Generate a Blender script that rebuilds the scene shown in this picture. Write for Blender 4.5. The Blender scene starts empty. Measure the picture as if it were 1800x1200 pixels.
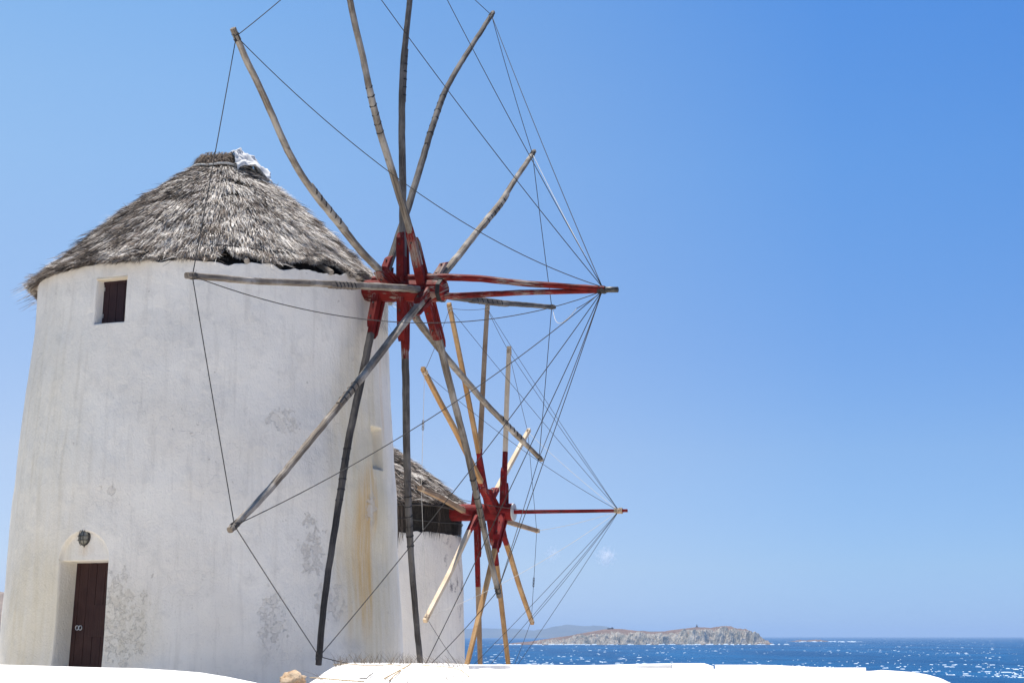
import bpy, math, random
import numpy as np
from mathutils import Vector

R = math.radians
random.seed(7)
rng = np.random.default_rng(11)
scene = bpy.context.scene

# ------------------------------------------------------------------ camera
F = 2900.0            # focal length in photo pixels (photo 1800 x 1200)
HOR = 1117.5          # row of the horizon
EYE = 12.0            # eye height above the sea
PITCH = math.atan((HOR - 600) / F)
cam_d = bpy.data.cameras.new('camera')
cam = bpy.data.objects.new('camera', cam_d)
scene.collection.objects.link(cam)
cam.location = (0, 0, EYE)
cam.rotation_euler = (math.pi / 2 + PITCH, 0, 0)
cam_d.sensor_width = 36
cam_d.lens = F / 1800 * 36
cam_d.clip_start = 0.1
cam_d.clip_end = 120000
scene.camera = cam

# ------------------------------------------------------------------ light
SUN_EL, SUN_AZ = 77.0, -14.0          # azimuth from +Y, positive to +X
world = bpy.data.worlds.new('World')
scene.world = world
world.use_nodes = True
wn = world.node_tree
sky = wn.nodes.new('ShaderNodeTexSky')
sky.sky_type = 'NISHITA'
sky.sun_disc = False
sky.sun_elevation = R(SUN_EL)
sky.sun_rotation = R(SUN_AZ)
sky.altitude = 0
sky.air_density = 0.7
sky.dust_density = 0.0
sky.ozone_density = 6.0
bg = wn.nodes['Background']
bg.inputs['Strength'].default_value = 0.081
# the sky of a dry windy day: deeper blue with height and away from the sun's side
tc = wn.nodes.new('ShaderNodeTexCoord')
sxyz = wn.nodes.new('ShaderNodeSeparateXYZ')
wn.links.new(tc.outputs['Generated'], sxyz.inputs[0])


def wmath(op, a, b=0.0):
    m_ = wn.nodes.new('ShaderNodeMath')
    m_.operation = op
    for sock, v_ in zip(m_.inputs, (a, b)):
        if isinstance(v_, (int, float)):
            sock.default_value = v_
        else:
            wn.links.new(v_, sock)
    return m_.outputs[0]


def wramp(x, lo, hi, stops, interp='EASE'):
    mr = wn.nodes.new('ShaderNodeMapRange')
    wn.links.new(x, mr.inputs[0])
    mr.inputs[1].default_value, mr.inputs[2].default_value = lo, hi
    cr = wn.nodes.new('ShaderNodeValToRGB')
    cr.color_ramp.interpolation = interp
    while len(cr.color_ramp.elements) < len(stops):
        cr.color_ramp.elements.new(.5)
    for el_, (p_, c_) in zip(cr.color_ramp.elements, stops):
        el_.position = (p_ - lo) / (hi - lo)
        el_.color = tuple(q_ / 4 for q_ in c_) + (1,)
    wn.links.new(mr.outputs[0], cr.inputs[0])
    return cr.outputs[0]


def wmix(mode, fac, a, b):
    m_ = wn.nodes.new('ShaderNodeMix')
    m_.data_type = 'RGBA'
    m_.blend_type = mode
    m_.clamp_result = False
    for sock, v_ in ((m_.inputs[0], fac), (m_.inputs[6], a), (m_.inputs[7], b)):
        if isinstance(v_, (int, float)):
            sock.default_value = v_
        elif isinstance(v_, tuple):
            sock.default_value = v_
        else:
            wn.links.new(v_, sock)
    return m_.outputs[2]


el_mul = wramp(sxyz.outputs[2], 0, .4, [(0.0, (.40, .53, .88)), (.04, (.61, .68, .84)), (.108, (.77, .82, .90)), (.172, (.74, .88, 1.01)), (.276, (.73, 1.03, 1.20)), (.38, (.64, 1.07, 1.35))], 'LINEAR')
hyp = wmath('SQRT', wmath('ADD', wmath('ADD', wmath('MULTIPLY', sxyz.outputs[0], sxyz.outputs[0]), wmath('MULTIPLY', sxyz.outputs[1], sxyz.outputs[1])), 1e-4))
sinaz = wmath('DIVIDE', sxyz.outputs[0], hyp)
az_mul = wramp(sinaz, -.45, .45, [(-.45, (2.7, 1.66, 1.10)), (-.2, (2.3, 1.52, 1.09)), (0.0, (1.8, 1.28, 1.02)), (.2, (1, 1, 1)), (.45, (.75, .88, .97))], 'LINEAR')
mrz = wn.nodes.new('ShaderNodeMapRange')
wn.links.new(sxyz.outputs[2], mrz.inputs[0])
mrz.inputs[1].default_value, mrz.inputs[2].default_value, mrz.inputs[3].default_value, mrz.inputs[4].default_value = 0, .32, .3, 1
az_mul = wmix('MIX', mrz.outputs[0], (.25, .25, .25, 1), az_mul)
c_ = wmix('MULTIPLY', 1.0, sky.outputs[0], el_mul)
c_ = wmix('MULTIPLY', 1.0, c_, az_mul)
c_ = wmix('MULTIPLY', 1.0, c_, (16, 16, 16, 1))
wn.links.new(c_, bg.inputs['Color'])
sun_d = bpy.data.lights.new('sun', 'SUN')
sun_d.energy = 5.0
sun_d.angle = R(0.5)
sun_d.color = (1.0, 0.95, 0.87)
sun = bpy.data.objects.new('sun', sun_d)
scene.collection.objects.link(sun)
sv = Vector((math.sin(R(SUN_AZ)) * math.cos(R(SUN_EL)), math.cos(R(SUN_AZ)) * math.cos(R(SUN_EL)), math.sin(R(SUN_EL))))
sun.rotation_euler = sv.to_track_quat('Z', 'Y').to_euler()
scene.view_settings.view_transform = 'Standard'
scene.view_settings.look = 'None'
scene.view_settings.gamma = 1.0
scene.view_settings.use_curve_mapping = False
scene.view_settings.exposure = 0.75
scene.render.engine = 'CYCLES'
scene.cycles.volume_bounces = 2
scene.cycles.max_bounces = 8

# ------------------------------------------------------------------ helpers
COL = scene.collection
SP, CP = math.sin(PITCH), math.cos(PITCH)


def ray(x, y):
    u = (x - 900) / F
    v = (600 - y) / F
    return np.array([u, CP - v * SP, SP + v * CP])


def at(x, y, Y):
    """point at distance Y seen at photo position x, y"""
    r = ray(x, y)
    return r * (Y / r[1]) + np.array([0, 0, EYE])


def on_plane(x, y, O, n):
    r = ray(x, y)
    c = np.array([0, 0, EYE])
    return c + r * (np.dot(O - c, n) / np.dot(r, n))


def vhash(ix, iy, iz, seed):
    h = (ix.astype(np.int64) * 374761393 + iy.astype(np.int64) * 668265263 + iz.astype(np.int64) * 2147483647 + seed * 974711) & 0xffffffff
    h = ((h ^ (h >> 13)) * 1274126177) & 0xffffffff
    h = (h ^ (h >> 16)) & 0xffff
    return h / 65535.0


def vnoise(x, y, z=None, seed=0):
    x = np.asarray(x, float); y = np.asarray(y, float)
    z = np.zeros_like(x) if z is None else np.asarray(z, float)
    ix, iy, iz = np.floor(x), np.floor(y), np.floor(z)
    fx, fy, fz = x - ix, y - iy, z - iz
    fx = fx * fx * (3 - 2 * fx); fy = fy * fy * (3 - 2 * fy); fz = fz * fz * (3 - 2 * fz)
    r = 0
    for a in (0, 1):
        for b in (0, 1):
            for c in (0, 1):
                w = (fx if a else 1 - fx) * (fy if b else 1 - fy) * (fz if c else 1 - fz)
                r = r + w * vhash(ix + a, iy + b, iz + c, seed)
    return r * 2 - 1


def fbm(x, y, z=None, oct=4, seed=0, gain=0.5):
    s, a, f = 0, 1.0, 1.0
    for i in range(oct):
        s = s + a * vnoise(np.asarray(x) * f + i * 17.3, np.asarray(y) * f - i * 9.1, None if z is None else np.asarray(z) * f, seed + i)
        a *= gain
        f *= 2.03
    return s


def sstep(a, b, x):
    t = np.clip((x - a) / (b - a), 0, 1)
    return t * t * (3 - 2 * t)


class MB:
    """collects geometry in world coordinates, becomes one mesh object"""
    def __init__(self):
        self.v = []
        self.f = []
        self.m = []
        self.uv = []

    def add(self, verts, faces, mi=0, uv=None):
        o = len(self.v)
        self.v.extend([tuple(map(float, p)) for p in verts])
        self.uv.extend(uv if uv is not None else [(p[2] * 1.0, p[0] + p[1]) for p in verts])
        self.f.extend([tuple(i + o for i in f) for f in faces])
        self.m.extend([mi] * len(faces))

    def tube(self, pts, rad, n=8, mi=0, mis=None, cap=True, refup=None, square=False, rough=0.0, phase=0.0):
        pts = [np.array(p, float) for p in pts]
        k = len(pts)
        if np.isscalar(rad):
            rad = [rad] * k
        rings = []
        up = np.array(refup if refup is not None else (0.13, 0.21, 0.97), float)
        for i in range(k):
            d = pts[min(i + 1, k - 1)] - pts[max(i - 1, 0)]
            d /= np.linalg.norm(d) + 1e-12
            a = up - d * np.dot(up, d)
            if np.linalg.norm(a) < 1e-4:
                a = np.cross(d, (1, 0, 0))
            a /= np.linalg.norm(a)
            b = np.cross(d, a)
            ring = []
            for j in range(n):
                t = 2 * math.pi * j / n + phase
                if square:
                    t = math.pi / 4 + (j // 2) * math.pi / 2 + (-.24 if j % 2 == 0 else .24)
                rr = rad[i] * (1 + rough * (random.random() - .5))
                ring.append(pts[i] + (a * math.cos(t) + b * math.sin(t)) * rr)
            rings.append(ring)
        o = len(self.v)
        cum = random.uniform(0, 40)
        for i, r_ in enumerate(rings):
            self.v.extend([tuple(map(float, p)) for p in r_])
            if i:
                cum += float(np.linalg.norm(pts[i] - pts[i - 1]))
            self.uv.extend([(cum, abs(2.0 * j / n - 1) * math.pi * rad[0] + 7.3) for j in range(n)])
        for i in range(k - 1):
            for j in range(n):
                j2 = (j + 1) % n
                self.f.append((o + i * n + j, o + i * n + j2, o + (i + 1) * n + j2, o + (i + 1) * n + j))
                self.m.append(mis[i] if mis else mi)
        if cap:
            self.f.append(tuple(o + j for j in range(n))[::-1])
            self.m.append(mis[0] if mis else mi)
            self.f.append(tuple(o + (k - 1) * n + j for j in range(n)))
            self.m.append(mis[-1] if mis else mi)

    def beam(self, p0, p1, side, w, h, w1=None, h1=None, chamf=0.0, mi=0):
        """board from p0 to p1: width w along `side`, thickness h; far end cut slanting by chamf"""
        p0 = np.array(p0, float); p1 = np.array(p1, float)
        d = p1 - p0; d /= np.linalg.norm(d)
        s = np.array(side, float); s -= d * np.dot(s, d); s /= np.linalg.norm(s)
        t = np.cross(d, s)
        w1 = w if w1 is None else w1
        h1 = h if h1 is None else h1
        vs = []
        for (a, b) in ((-1, -1), (1, -1), (1, 1), (-1, 1)):
            vs.append(p0 + s * a * w / 2 + t * b * h / 2)
        for (a, b) in ((-1, -1), (1, -1), (1, 1), (-1, 1)):
            vs.append(p1 + s * a * w1 / 2 + t * b * h1 / 2 - d * (chamf if a > 0 else 0))
        L = float(np.linalg.norm(p1 - p0))
        u0, v0 = random.uniform(0, 40), random.uniform(0, 9)
        uv = [(u0 + (L if i > 3 else 0), v0 + a * w / 2 + b * h) for i, (a, b) in enumerate(((-1, -1), (1, -1), (1, 1), (-1, 1)) * 2)]
        self.add(vs, [(3, 2, 1, 0), (4, 5, 6, 7), (0, 1, 5, 4), (1, 2, 6, 5), (2, 3, 7, 6), (3, 0, 4, 7)], mi, uv)

    def box(self, c, sx, sy, sz, rz=0.0, mi=0):
        c = np.array(c, float)
        ca, sa = math.cos(rz), math.sin(rz)
        vs = []
        for z in (-1, 1):
            for (x, y) in ((-1, -1), (1, -1), (1, 1), (-1, 1)):
                a, b = x * sx / 2, y * sy / 2
                vs.append(c + np.array([a * ca - b * sa, a * sa + b * ca, z * sz / 2]))
        self.add(vs, [(3, 2, 1, 0), (4, 5, 6, 7), (0, 1, 5, 4), (1, 2, 6, 5), (2, 3, 7, 6), (3, 0, 4, 7)], mi)

    def build(self, name, mats, parent=None, smooth=False, bevel=0.0):
        mats = mats if isinstance(mats, (list, tuple)) else [mats]
        me = bpy.data.meshes.new(name)
        off = root_loc(parent)
        v = (np.array(self.v) - off)
        me.from_pydata(v.tolist(), [], self.f)
        for m in mats:
            me.materials.append(m)
        if len(mats) > 1:
            me.polygons.foreach_set('material_index', self.m)
        if smooth:
            me.polygons.foreach_set('use_smooth', [True] * len(me.polygons))
        if len(self.uv) == len(self.v):
            lay = me.uv_layers.new(name='UVMap')
            idx = np.zeros(len(me.loops), np.int32)
            me.loops.foreach_get('vertex_index', idx)
            lay.data.foreach_set('uv', np.array(self.uv, np.float32)[idx].ravel())
        me.update()
        o = bpy.data.objects.new(name, me)
        COL.objects.link(o)
        o.parent = parent
        if bevel:
            b = o.modifiers.new('bevel', 'BEVEL')
            b.width = bevel
            b.segments = 2
            b.limit_method = 'ANGLE'
        return o


def root_loc(p):
    o = np.zeros(3)
    while p is not None:
        o += np.array(p.location)
        p = p.parent
    return o


def np_mesh(name, verts, quads, mat, parent=None, smooth=True, uv=None, col=None, mats=None, mi=None):
    """fast mesh from numpy arrays; quads (n,4) or tris (n,3)"""
    me = bpy.data.meshes.new(name)
    verts = np.asarray(verts, float) - root_loc(parent)
    quads = np.asarray(quads, np.int32)
    nv, nf, k = len(verts), len(quads), quads.shape[1]
    me.vertices.add(nv)
    me.vertices.foreach_set('co', verts.astype(np.float32).ravel())
    me.loops.add(nf * k)
    me.loops.foreach_set('vertex_index', quads.ravel())
    me.polygons.add(nf)
    me.polygons.foreach_set('loop_start', np.arange(nf, dtype=np.int32) * k)
    me.polygons.foreach_set('use_smooth', np.full(nf, smooth))
    for m in (mats or [mat]):
        me.materials.append(m)
    if mi is not None:
        me.polygons.foreach_set('material_index', np.asarray(mi, np.int32))
    if uv is not None:
        l = me.uv_layers.new(name='UVMap')
        l.data.foreach_set('uv', np.asarray(uv, np.float32)[quads.ravel()].ravel())
    if col is not None:
        a = me.color_attributes.new('Col', 'FLOAT_COLOR', 'POINT')
        c = np.ones((nv, 4), np.float32)
        c[:, :3] = col
        a.data.foreach_set('color', c.ravel())
    me.update(calc_edges=True)
    me.validate()
    o = bpy.data.objects.new(name, me)
    COL.objects.link(o)
    o.parent = parent
    return o


def grid_faces(nu, nv, wrap=False):
    """vertex index = i*nv + j ; i over nu, j over nv"""
    i, j = np.meshgrid(np.arange(nu if wrap else nu - 1), np.arange(nv - 1), indexing='ij')
    i2 = (i + 1) % nu
    return np.stack([i * nv + j, i2 * nv + j, i2 * nv + j + 1, i * nv + j + 1], -1).reshape(-1, 4)


def tag(o, label=None, cat=None, group=None, kind=None):
    if label: o['label'] = label
    if cat: o['category'] = cat
    if group: o['group'] = group
    if kind: o['kind'] = kind
    return o


def thing(name, loc, label, cat, group=None):
    o = bpy.data.objects.new(name, None)
    o.empty_display_size = 0.2
    o.location = [float(c) for c in loc]
    COL.objects.link(o)
    return tag(o, label, cat, group)


# ------------------------------------------------------------------ material helpers
class NT:
    def __init__(self, name):
        self.mat = bpy.data.materials.new(name)
        self.mat.use_nodes = True
        self.t = self.mat.node_tree
        self.b = self.t.nodes['Principled BSDF']

    def n(self, kind, **kw):
        nd = self.t.nodes.new(kind)
        for k, v in kw.items():
            setattr(nd, k, v)
        return nd

    def l(self, a, b):
        self.t.links.new(a, b)

    def val(self, sock, v):
        if isinstance(v, (int, float)):
            sock.default_value = v
        elif isinstance(v, tuple):
            sock.default_value = v if len(v) == 4 or len(sock.default_value) == 3 else v + (1,)
        else:
            self.l(v, sock)

    def math(self, op, a, b=0.0, c=None, clamp=False):
        m = self.n('ShaderNodeMath', operation=op, use_clamp=clamp)
        self.val(m.inputs[0], a)
        self.val(m.inputs[1], b)
        if c is not None:
            self.val(m.inputs[2], c)
        return m.outputs[0]

    def step(self, x, a, b):
        m = self.n('ShaderNodeMapRange', interpolation_type='SMOOTHSTEP')
        self.val(m.inputs[0], x)
        m.inputs[1].default_value = a
        m.inputs[2].default_value = b
        return m.outputs[0]

    def noise(self, vec, scale, detail=4, rough=0.55, dist=0.0, stretch=None):
        if stretch:
            mp = self.n('ShaderNodeMapping')
            mp.inputs['Scale'].default_value = stretch
            self.l(vec, mp.inputs[0])
            vec = mp.outputs[0]
        nd = self.n('ShaderNodeTexNoise')
        self.l(vec, nd.inputs['Vector'])
        nd.inputs['Scale'].default_value = scale
        nd.inputs['Detail'].default_value = detail
        nd.inputs['Roughness'].default_value = rough
        nd.inputs['Distortion'].default_value = dist
        return nd.outputs[0]

    def mix(self, fac, a, b):
        m = self.n('ShaderNodeMix', data_type='RGBA')
        self.val(m.inputs[0], fac)
        self.val(m.inputs[6], a)
        self.val(m.inputs[7], b)
        return m.outputs[2]

    def bump(self, h, strength=0.3, dist=0.02, normal=None):
        b = self.n('ShaderNodeBump')
        b.inputs['Strength'].default_value = strength
        b.inputs['Distance'].default_value = dist
        self.l(h, b.inputs['Height'])
        if normal is not None:
            self.l(normal, b.inputs['Normal'])
        return b.outputs[0]

    def pos(self):
        return self.n('ShaderNodeNewGeometry').outputs['Position']

    def out(self, color=None, rough=0.8, normal=None, spec=0.3, metal=0.0):
        if color is not None:
            self.val(self.b.inputs['Base Color'], color)
        self.val(self.b.inputs['Roughness'], rough)
        self.b.inputs['Specular IOR Level'].default_value = spec
        self.b.inputs['Metallic'].default_value = metal
        if normal is not None:
            self.l(normal, self.b.inputs['Normal'])
        return self.mat


def mat_wood(name, base, dark, light, scale=1.0, rough=0.8):
    m = NT(name)
    oc = m.n('ShaderNodeTexCoord').outputs['Object']
    uv = m.n('ShaderNodeUVMap').outputs[0]
    g1 = m.noise(uv, 1.0, 5, 0.65, 0.4, stretch=(1.6 * scale, 42 * scale, 1))
    g2 = m.noise(uv, 1.0, 3, 0.6, 0.2, stretch=(5 * scale, 120 * scale, 1))
    n3 = m.noise(oc, 1.7 * scale, 4, 0.6)
    kn = m.noise(oc, 7 * scale, 2, 0.5)
    c = m.mix(m.step(g1, .36, .66), dark, base)
    c = m.mix(m.math('MULTIPLY', m.step(n3, .42, .66), .65), c, light)
    c = m.mix(m.math('MULTIPLY', m.step(g2, .52, .70), .6), c, dark)
    c = m.mix(m.math('MULTIPLY', m.step(kn, .68, .74), .6), c, dark)
    h = m.math('ADD', g1, m.math('MULTIPLY', g2, .6))
    return m.out(c, rough, m.bump(h, .6, .012), .2)


def mat_red(name, red, worn=0.55, wood=(0.25, 0.21, 0.18)):
    m = NT(name)
    oc = m.n('ShaderNodeTexCoord').outputs['Object']
    uv = m.n('ShaderNodeUVMap').outputs[0]
    n1 = m.noise(oc, 4, 5, 0.6)
    g = m.noise(uv, 1.0, 5, 0.7, 0.3, stretch=(3.5, 30, 1))
    n3 = m.noise(oc, 1.3, 3, 0.5)
    c = m.mix(m.step(n1, .40, .66), red, tuple(q * .5 for q in red))
    wear = m.math('MULTIPLY', m.step(m.math('ADD', g, m.math('MULTIPLY', m.math('SUBTRACT', n3, .5), .9)), worn, worn + .09), .8)
    c = m.mix(wear, c, wood)
    return m.out(c, .7, m.bump(m.math('ADD', g, m.math('MULTIPLY', n1, .4)), .6, .010), .15)


def mat_plain(name, col, rough=.8, var=.25, scale=8.0, spec=.3, metal=0.0, bump=.2):
    m = NT(name)
    oc = m.n('ShaderNodeTexCoord').outputs['Object']
    n1 = m.noise(oc, scale, 5, .6)
    a = tuple(c * (1 - var) for c in col)
    b = tuple(min(1, c * (1 + var)) for c in col)
    c = m.mix(m.step(n1, .3, .7), a, b)
    return m.out(c, rough, m.bump(n1, bump, .01), spec, metal)


def mat_straw(name):
    m = NT(name)
    a = m.n('ShaderNodeAttribute', attribute_name='Col')
    return m.out(a.outputs['Color'], .85, None, .15)


M = {}
M['grey_wood'] = mat_wood('weathered_grey_wood', (.25, .21, .165), (.085, .067, .053), (.42, .39, .35), 1.0)
M['dark_wood'] = mat_wood('shaded_pole_dark_wood', (.05, .044, .042), (.02, .018, .018), (.10, .09, .085), 1.0)  # shade on pole J put into the colour; laths use it too
M['pine'] = mat_wood('new_pine_wood', (.40, .245, .11), (.26, .14, .055), (.48, .33, .18), .8)
M['red'] = mat_red('worn_red_paint', (.15, .0095, .007), .57)
M['red2'] = mat_red('fresh_red_paint', (.19, .010, .010), .70)
M['strap'] = mat_plain('black_strap', (.018, .016, .016), .7, .3, 20)
M['rope'] = mat_plain('backlit_dark_rope', (.045, .042, .04), .9, .3, 30)  # dark look of the backlit ropes put into the colour
M['old_rope'] = mat_plain('old_tan_rope', (.36, .28, .2), .9, .3, 30)
M['white_rope'] = mat_plain('sunlit_white_cord', (.50, .48, .44), .85, .15, 30)  # pale copy with sunlight put into the rope colour; also for white cords
M['metal'] = mat_plain('dark_iron', (.05, .048, .045), .5, .4, 18, .5, .6)
M['grey_paint'] = mat_plain('pale_grey_paint', (.42, .43, .43), .6, .12, 5)
M['door'] = mat_wood('brown_painted_boards', (.045, .018, .014), (.03, .0115, .0095), (.06, .027, .021), 1.2, .55)
M['shutter'] = mat_wood('dark_brown_boards', (.032, .014, .016), (.02, .009, .011), (.045, .02, .02), 1.2, .6)
M['straw'] = mat_straw('straw')
M['under'] = mat_plain('dark_straw_gap_shade', (.02, .016, .013), .95, .5, 14)  # near-black gap shade in the colour; also the dark straw of eave_band
M['cloth'] = mat_plain('white_cloth', (.52, .52, .52), .8, .05, 6)
M['steel'] = mat_plain('bright_steel', (.6, .6, .6), .35, .1, 20, .5, .9)
M['glass_lamp'] = mat_plain('dusty_lamp_glass', (.22, .21, .17), .25, .25, 12, .6)


def wash(name):
    m = NT(name)
    p = m.pos()
    n1 = m.noise(p, 2.2, 5, .6)
    n2 = m.noise(p, 30, 4, .6)
    n3 = m.noise(p, 7, 2, .5)
    c = m.mix(m.step(n1, .35, .7), (.74, .725, .70), (.62, .595, .56))
    c = m.mix(m.math('MULTIPLY', m.step(n3, .735, .76), .9), c, (.13, .105, .08))
    n4 = m.noise(p, 1.1, 6, .7, 1.2)
    c = m.mix(m.math('MULTIPLY', m.step(n4, .56, .70), .5), c, (.44, .40, .35))
    return m.out(c, .9, m.bump(m.math('ADD', n1, m.math('MULTIPLY', n2, .3)), .35, .02), .15)


M['lime'] = wash('thick_limewash')


def theta_on(mill, px, py):
    """bearing (about the tower axis) and height where a sight line meets the tower wall"""
    r = ray(px, py)
    c = mill['c']
    z = 3.0
    for _ in range(12):
        rad = float(mill['R'](z))
        # (r*t - c)^2 = rad^2 in plan
        a = r[0] ** 2 + r[1] ** 2
        b = -2 * (r[0] * c[0] + r[1] * c[1])
        q = c[0] ** 2 + c[1] ** 2 - rad ** 2
        disc = max(b * b - 4 * a * q, 0)
        t = (-b - math.sqrt(disc)) / (2 * a)
        z = r[2] * t
    x, y = r[0] * t - c[0], r[1] * t - c[1]
    return math.atan2(x, -y), z            # 0 faces the camera side (-Y), positive to the right; z relative to the eye


def setup_mill(hub, tip, phi, D, center_px, lean):
    phi = R(phi)
    H = at(hub[0], hub[1], D)
    r = ray(*tip)
    A = np.array([[r[0], -math.cos(phi)], [r[1], math.sin(phi)]])
    s, t = np.linalg.solve(A, H[:2])
    T = r * s + np.array([0, 0, EYE])
    n = T - H
    L = np.linalg.norm(n)
    n = n / L
    e1 = np.array([0, 0, 1.0]) - n * n[2]
    e1 /= np.linalg.norm(e1)
    e2 = np.cross(e1, n)
    # tower centre: on the axle line, seen at column center_px
    nw = np.array([n[0], n[1], 0.0]); nw /= np.linalg.norm(nw); nw[2] = lean; nw /= np.linalg.norm(nw)
    best = min(np.linspace(0, 9, 1801), key=lambda q: abs((H - n * q)[0] / (H - n * q)[1] - (center_px - 900) / F))
    c = H - n * best
    return dict(H=H, T=T, n=n, L=L, e1=e1, e2=e2, c=c, back=best, nw=nw)


def axis_at(mill, px):
    """point of the axle seen at column px"""
    t = np.linspace(-3, mill['L'] + 1, 6001)
    P = mill['H'][None] + t[:, None] * mill['n']
    d = P[:, 1] * CP + (P[:, 2] - EYE) * SP
    i = int(np.argmin(abs(900 + F * P[:, 0] / d - px)))
    return P[i], t[i]


M1 = setup_mill((712, 511), (1086, 509), 24, 29.9, 368, .045)
M2 = setup_mill((855, 900), (1103, 897), 18, 44.2, 604, .0)
RZ1 = [(-1.6, 3.86), (-.75, 3.77), (-.3, 3.72), (.84, 3.66), (2.57, 3.60), (4.3, 3.46), (5.6, 3.385), (6.7, 3.34)]
RZ2 = [(-6, 3.55), (-4, 3.5), (-1.5, 3.42), (1, 3.32), (3.2, 3.22)]
DOOR_Z = -.86        # threshold
M1['R'] = lambda z: np.interp(z, [a for a, b in RZ1], [b for a, b in RZ1])
M2['R'] = lambda z: np.interp(z, [a for a, b in RZ2], [b for a, b in RZ2])
G1 = -1.30          # ground at the near mill, relative to the eye
G2 = -4.3

# ------------------------------------------------------------------ ground, sea
def ground_h(x, y):
    """height relative to the eye"""
    x = np.asarray(x, float); y = np.asarray(y, float)
    d1 = np.hypot(x - M1['c'][0], y - M1['c'][1])
    d2 = np.hypot(x - M2['c'][0], y - M2['c'][1])
    h = -1.6 - sstep(24, 60, y) * 4.2 - sstep(55, 110, y) * 12 - sstep(4, 40, x) * 10 - sstep(-14, -60, x) * 11
    h = h + .12 * fbm(x * .25, y * .25, oct=3, seed=4)
    w2 = sstep(9, 4.6, d2)
    h = h * (1 - w2) + G2 * w2
    w1 = sstep(11.5, 6.5, d1)
    h = h * (1 - w1) + G1 * w1
    return h


def build_ground():
    m = NT('pale_trodden_ground')
    p = m.pos()
    n1 = m.noise(p, .5, 5, .6)
    n2 = m.noise(p, 14, 4, .6)
    c = m.mix(m.step(n1, .35, .65), (.75, .69, .60), (.66, .60, .51))  # kept near white to bounce sun onto the shaded tower wall
    c = m.mix(m.math('MULTIPLY', m.step(n2, .5, .7), .3), c, (.42, .36, .28))
    mat = m.out(c, .9, m.bump(n2, .5, .02), .2)
    xs = np.linspace(-70, 48, 200)
    ys = np.linspace(-20, 125, 240)
    X, Y = np.meshgrid(xs, ys, indexing='ij')
    Z = ground_h(X, Y) + EYE
    o = np_mesh('ground', np.stack([X, Y, Z], -1).reshape(-1, 3), grid_faces(200, 240), mat)
    tag(o, 'pale dusty ground around the windmills falling to the sea', kind='structure')


build_ground()


def build_sea():
    m = NT('sea_water')
    p = m.pos()
    n1 = m.noise(p, .012, 4, .6, stretch=(1, .25, 1))
    n2 = m.noise(p, .12, 5, .65, stretch=(.6, 1, 1))
    n3 = m.noise(p, .9, 3, .6)
    c = m.mix(m.step(n1, .35, .68), (.002, .046, .135), (.004, .072, .19))
    c = m.mix(m.math('MULTIPLY', m.step(n2, .42, .68), .45), c, (.0015, .03, .095))
    h = m.math('ADD', m.math('MULTIPLY', n2, 1.0), m.math('MULTIPLY', n3, .35))
    mat = m.out(c, .5, m.bump(h, .8, .8), .05)
    ys = [150.0]
    while ys[-1] < 1100: ys.append(ys[-1] + 2.4)
    while ys[-1] < 40000: ys.append(ys[-1] * 1.022)
    ys = np.array(ys)
    us = np.linspace(-.48, .48, 520)
    U, Y = np.meshgrid(us, ys, indexing='ij')
    X = U * Y
    amp = .42 * sstep(5000, 800, Y)
    Z = amp * (fbm(X * .085 + Y * .03, Y * .05, oct=3, seed=21, gain=.55))
    v = np.stack([X, Y, Z], -1).reshape(-1, 3)
    f = grid_faces(len(us), len(ys))
    b = np.array([[-42000, -2000, -1.6], [42000, -2000, -1.6], [42000, 40500, -1.6], [-42000, 40500, -1.6]])
    f = np.vstack([f, np.array([[0, 1, 2, 3]]) + len(v)])
    o = np_mesh('sea', np.vstack([v, b]), f, mat)
    tag(o, 'choppy deep blue sea reaching to the horizon', kind='structure')
    # whitecaps
    n = 7000
    q = rng.uniform(1 / 6500, 1 / 440, n)
    Yc = 1 / q
    Xc = rng.uniform(-.36, .36, n) * Yc
    keep = vnoise(Xc * .006, Yc * .003, seed=8) + rng.uniform(-.6, .8, n) > .12
    Xc, Yc = Xc[keep], Yc[keep]
    vs, fs = [], []
    for x, y in zip(Xc, Yc):
        big = random.random() ** 3.2
        w = (.26 + 2.0 * big) * (1 + y / 3500)
        h = .035 + .13 * big + y / 20000
        k = random.randint(4, 7)
        sk = random.uniform(-1.2, 1.2)
        o0 = len(vs)
        for i in range(k):
            t = i / (k - 1)
            e = math.sin(math.pi * min(max(t, .06), .94)) ** .6 * random.uniform(.55, 1.1)
            xx = x + (t - .5) * w
            yy = y + sk * (t - .5) * w * .6
            vs.append((xx, yy - .9 * e - .2, -.05))
            vs.append((xx + random.uniform(-.05, .05) * w, yy, h * e + .1))
            vs.append((xx, yy + 1.0 * e + .2, -.05))
        for i in range(k - 1):
            a = o0 + i * 3
            fs.append((a, a + 3, a + 4, a + 1))
            fs.append((a + 1, a + 4, a + 5, a + 2))
    fm = mat_plain('sea_foam', (.40, .49, .58), .9, .2, .6)
    o = np_mesh('whitecaps', np.array(vs), np.array(fs), fm, smooth=False)
    tag(o, 'scattered white wave crests on the blue sea', 'foam', kind='stuff')
    return fm


foam_mat = build_sea()

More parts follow.
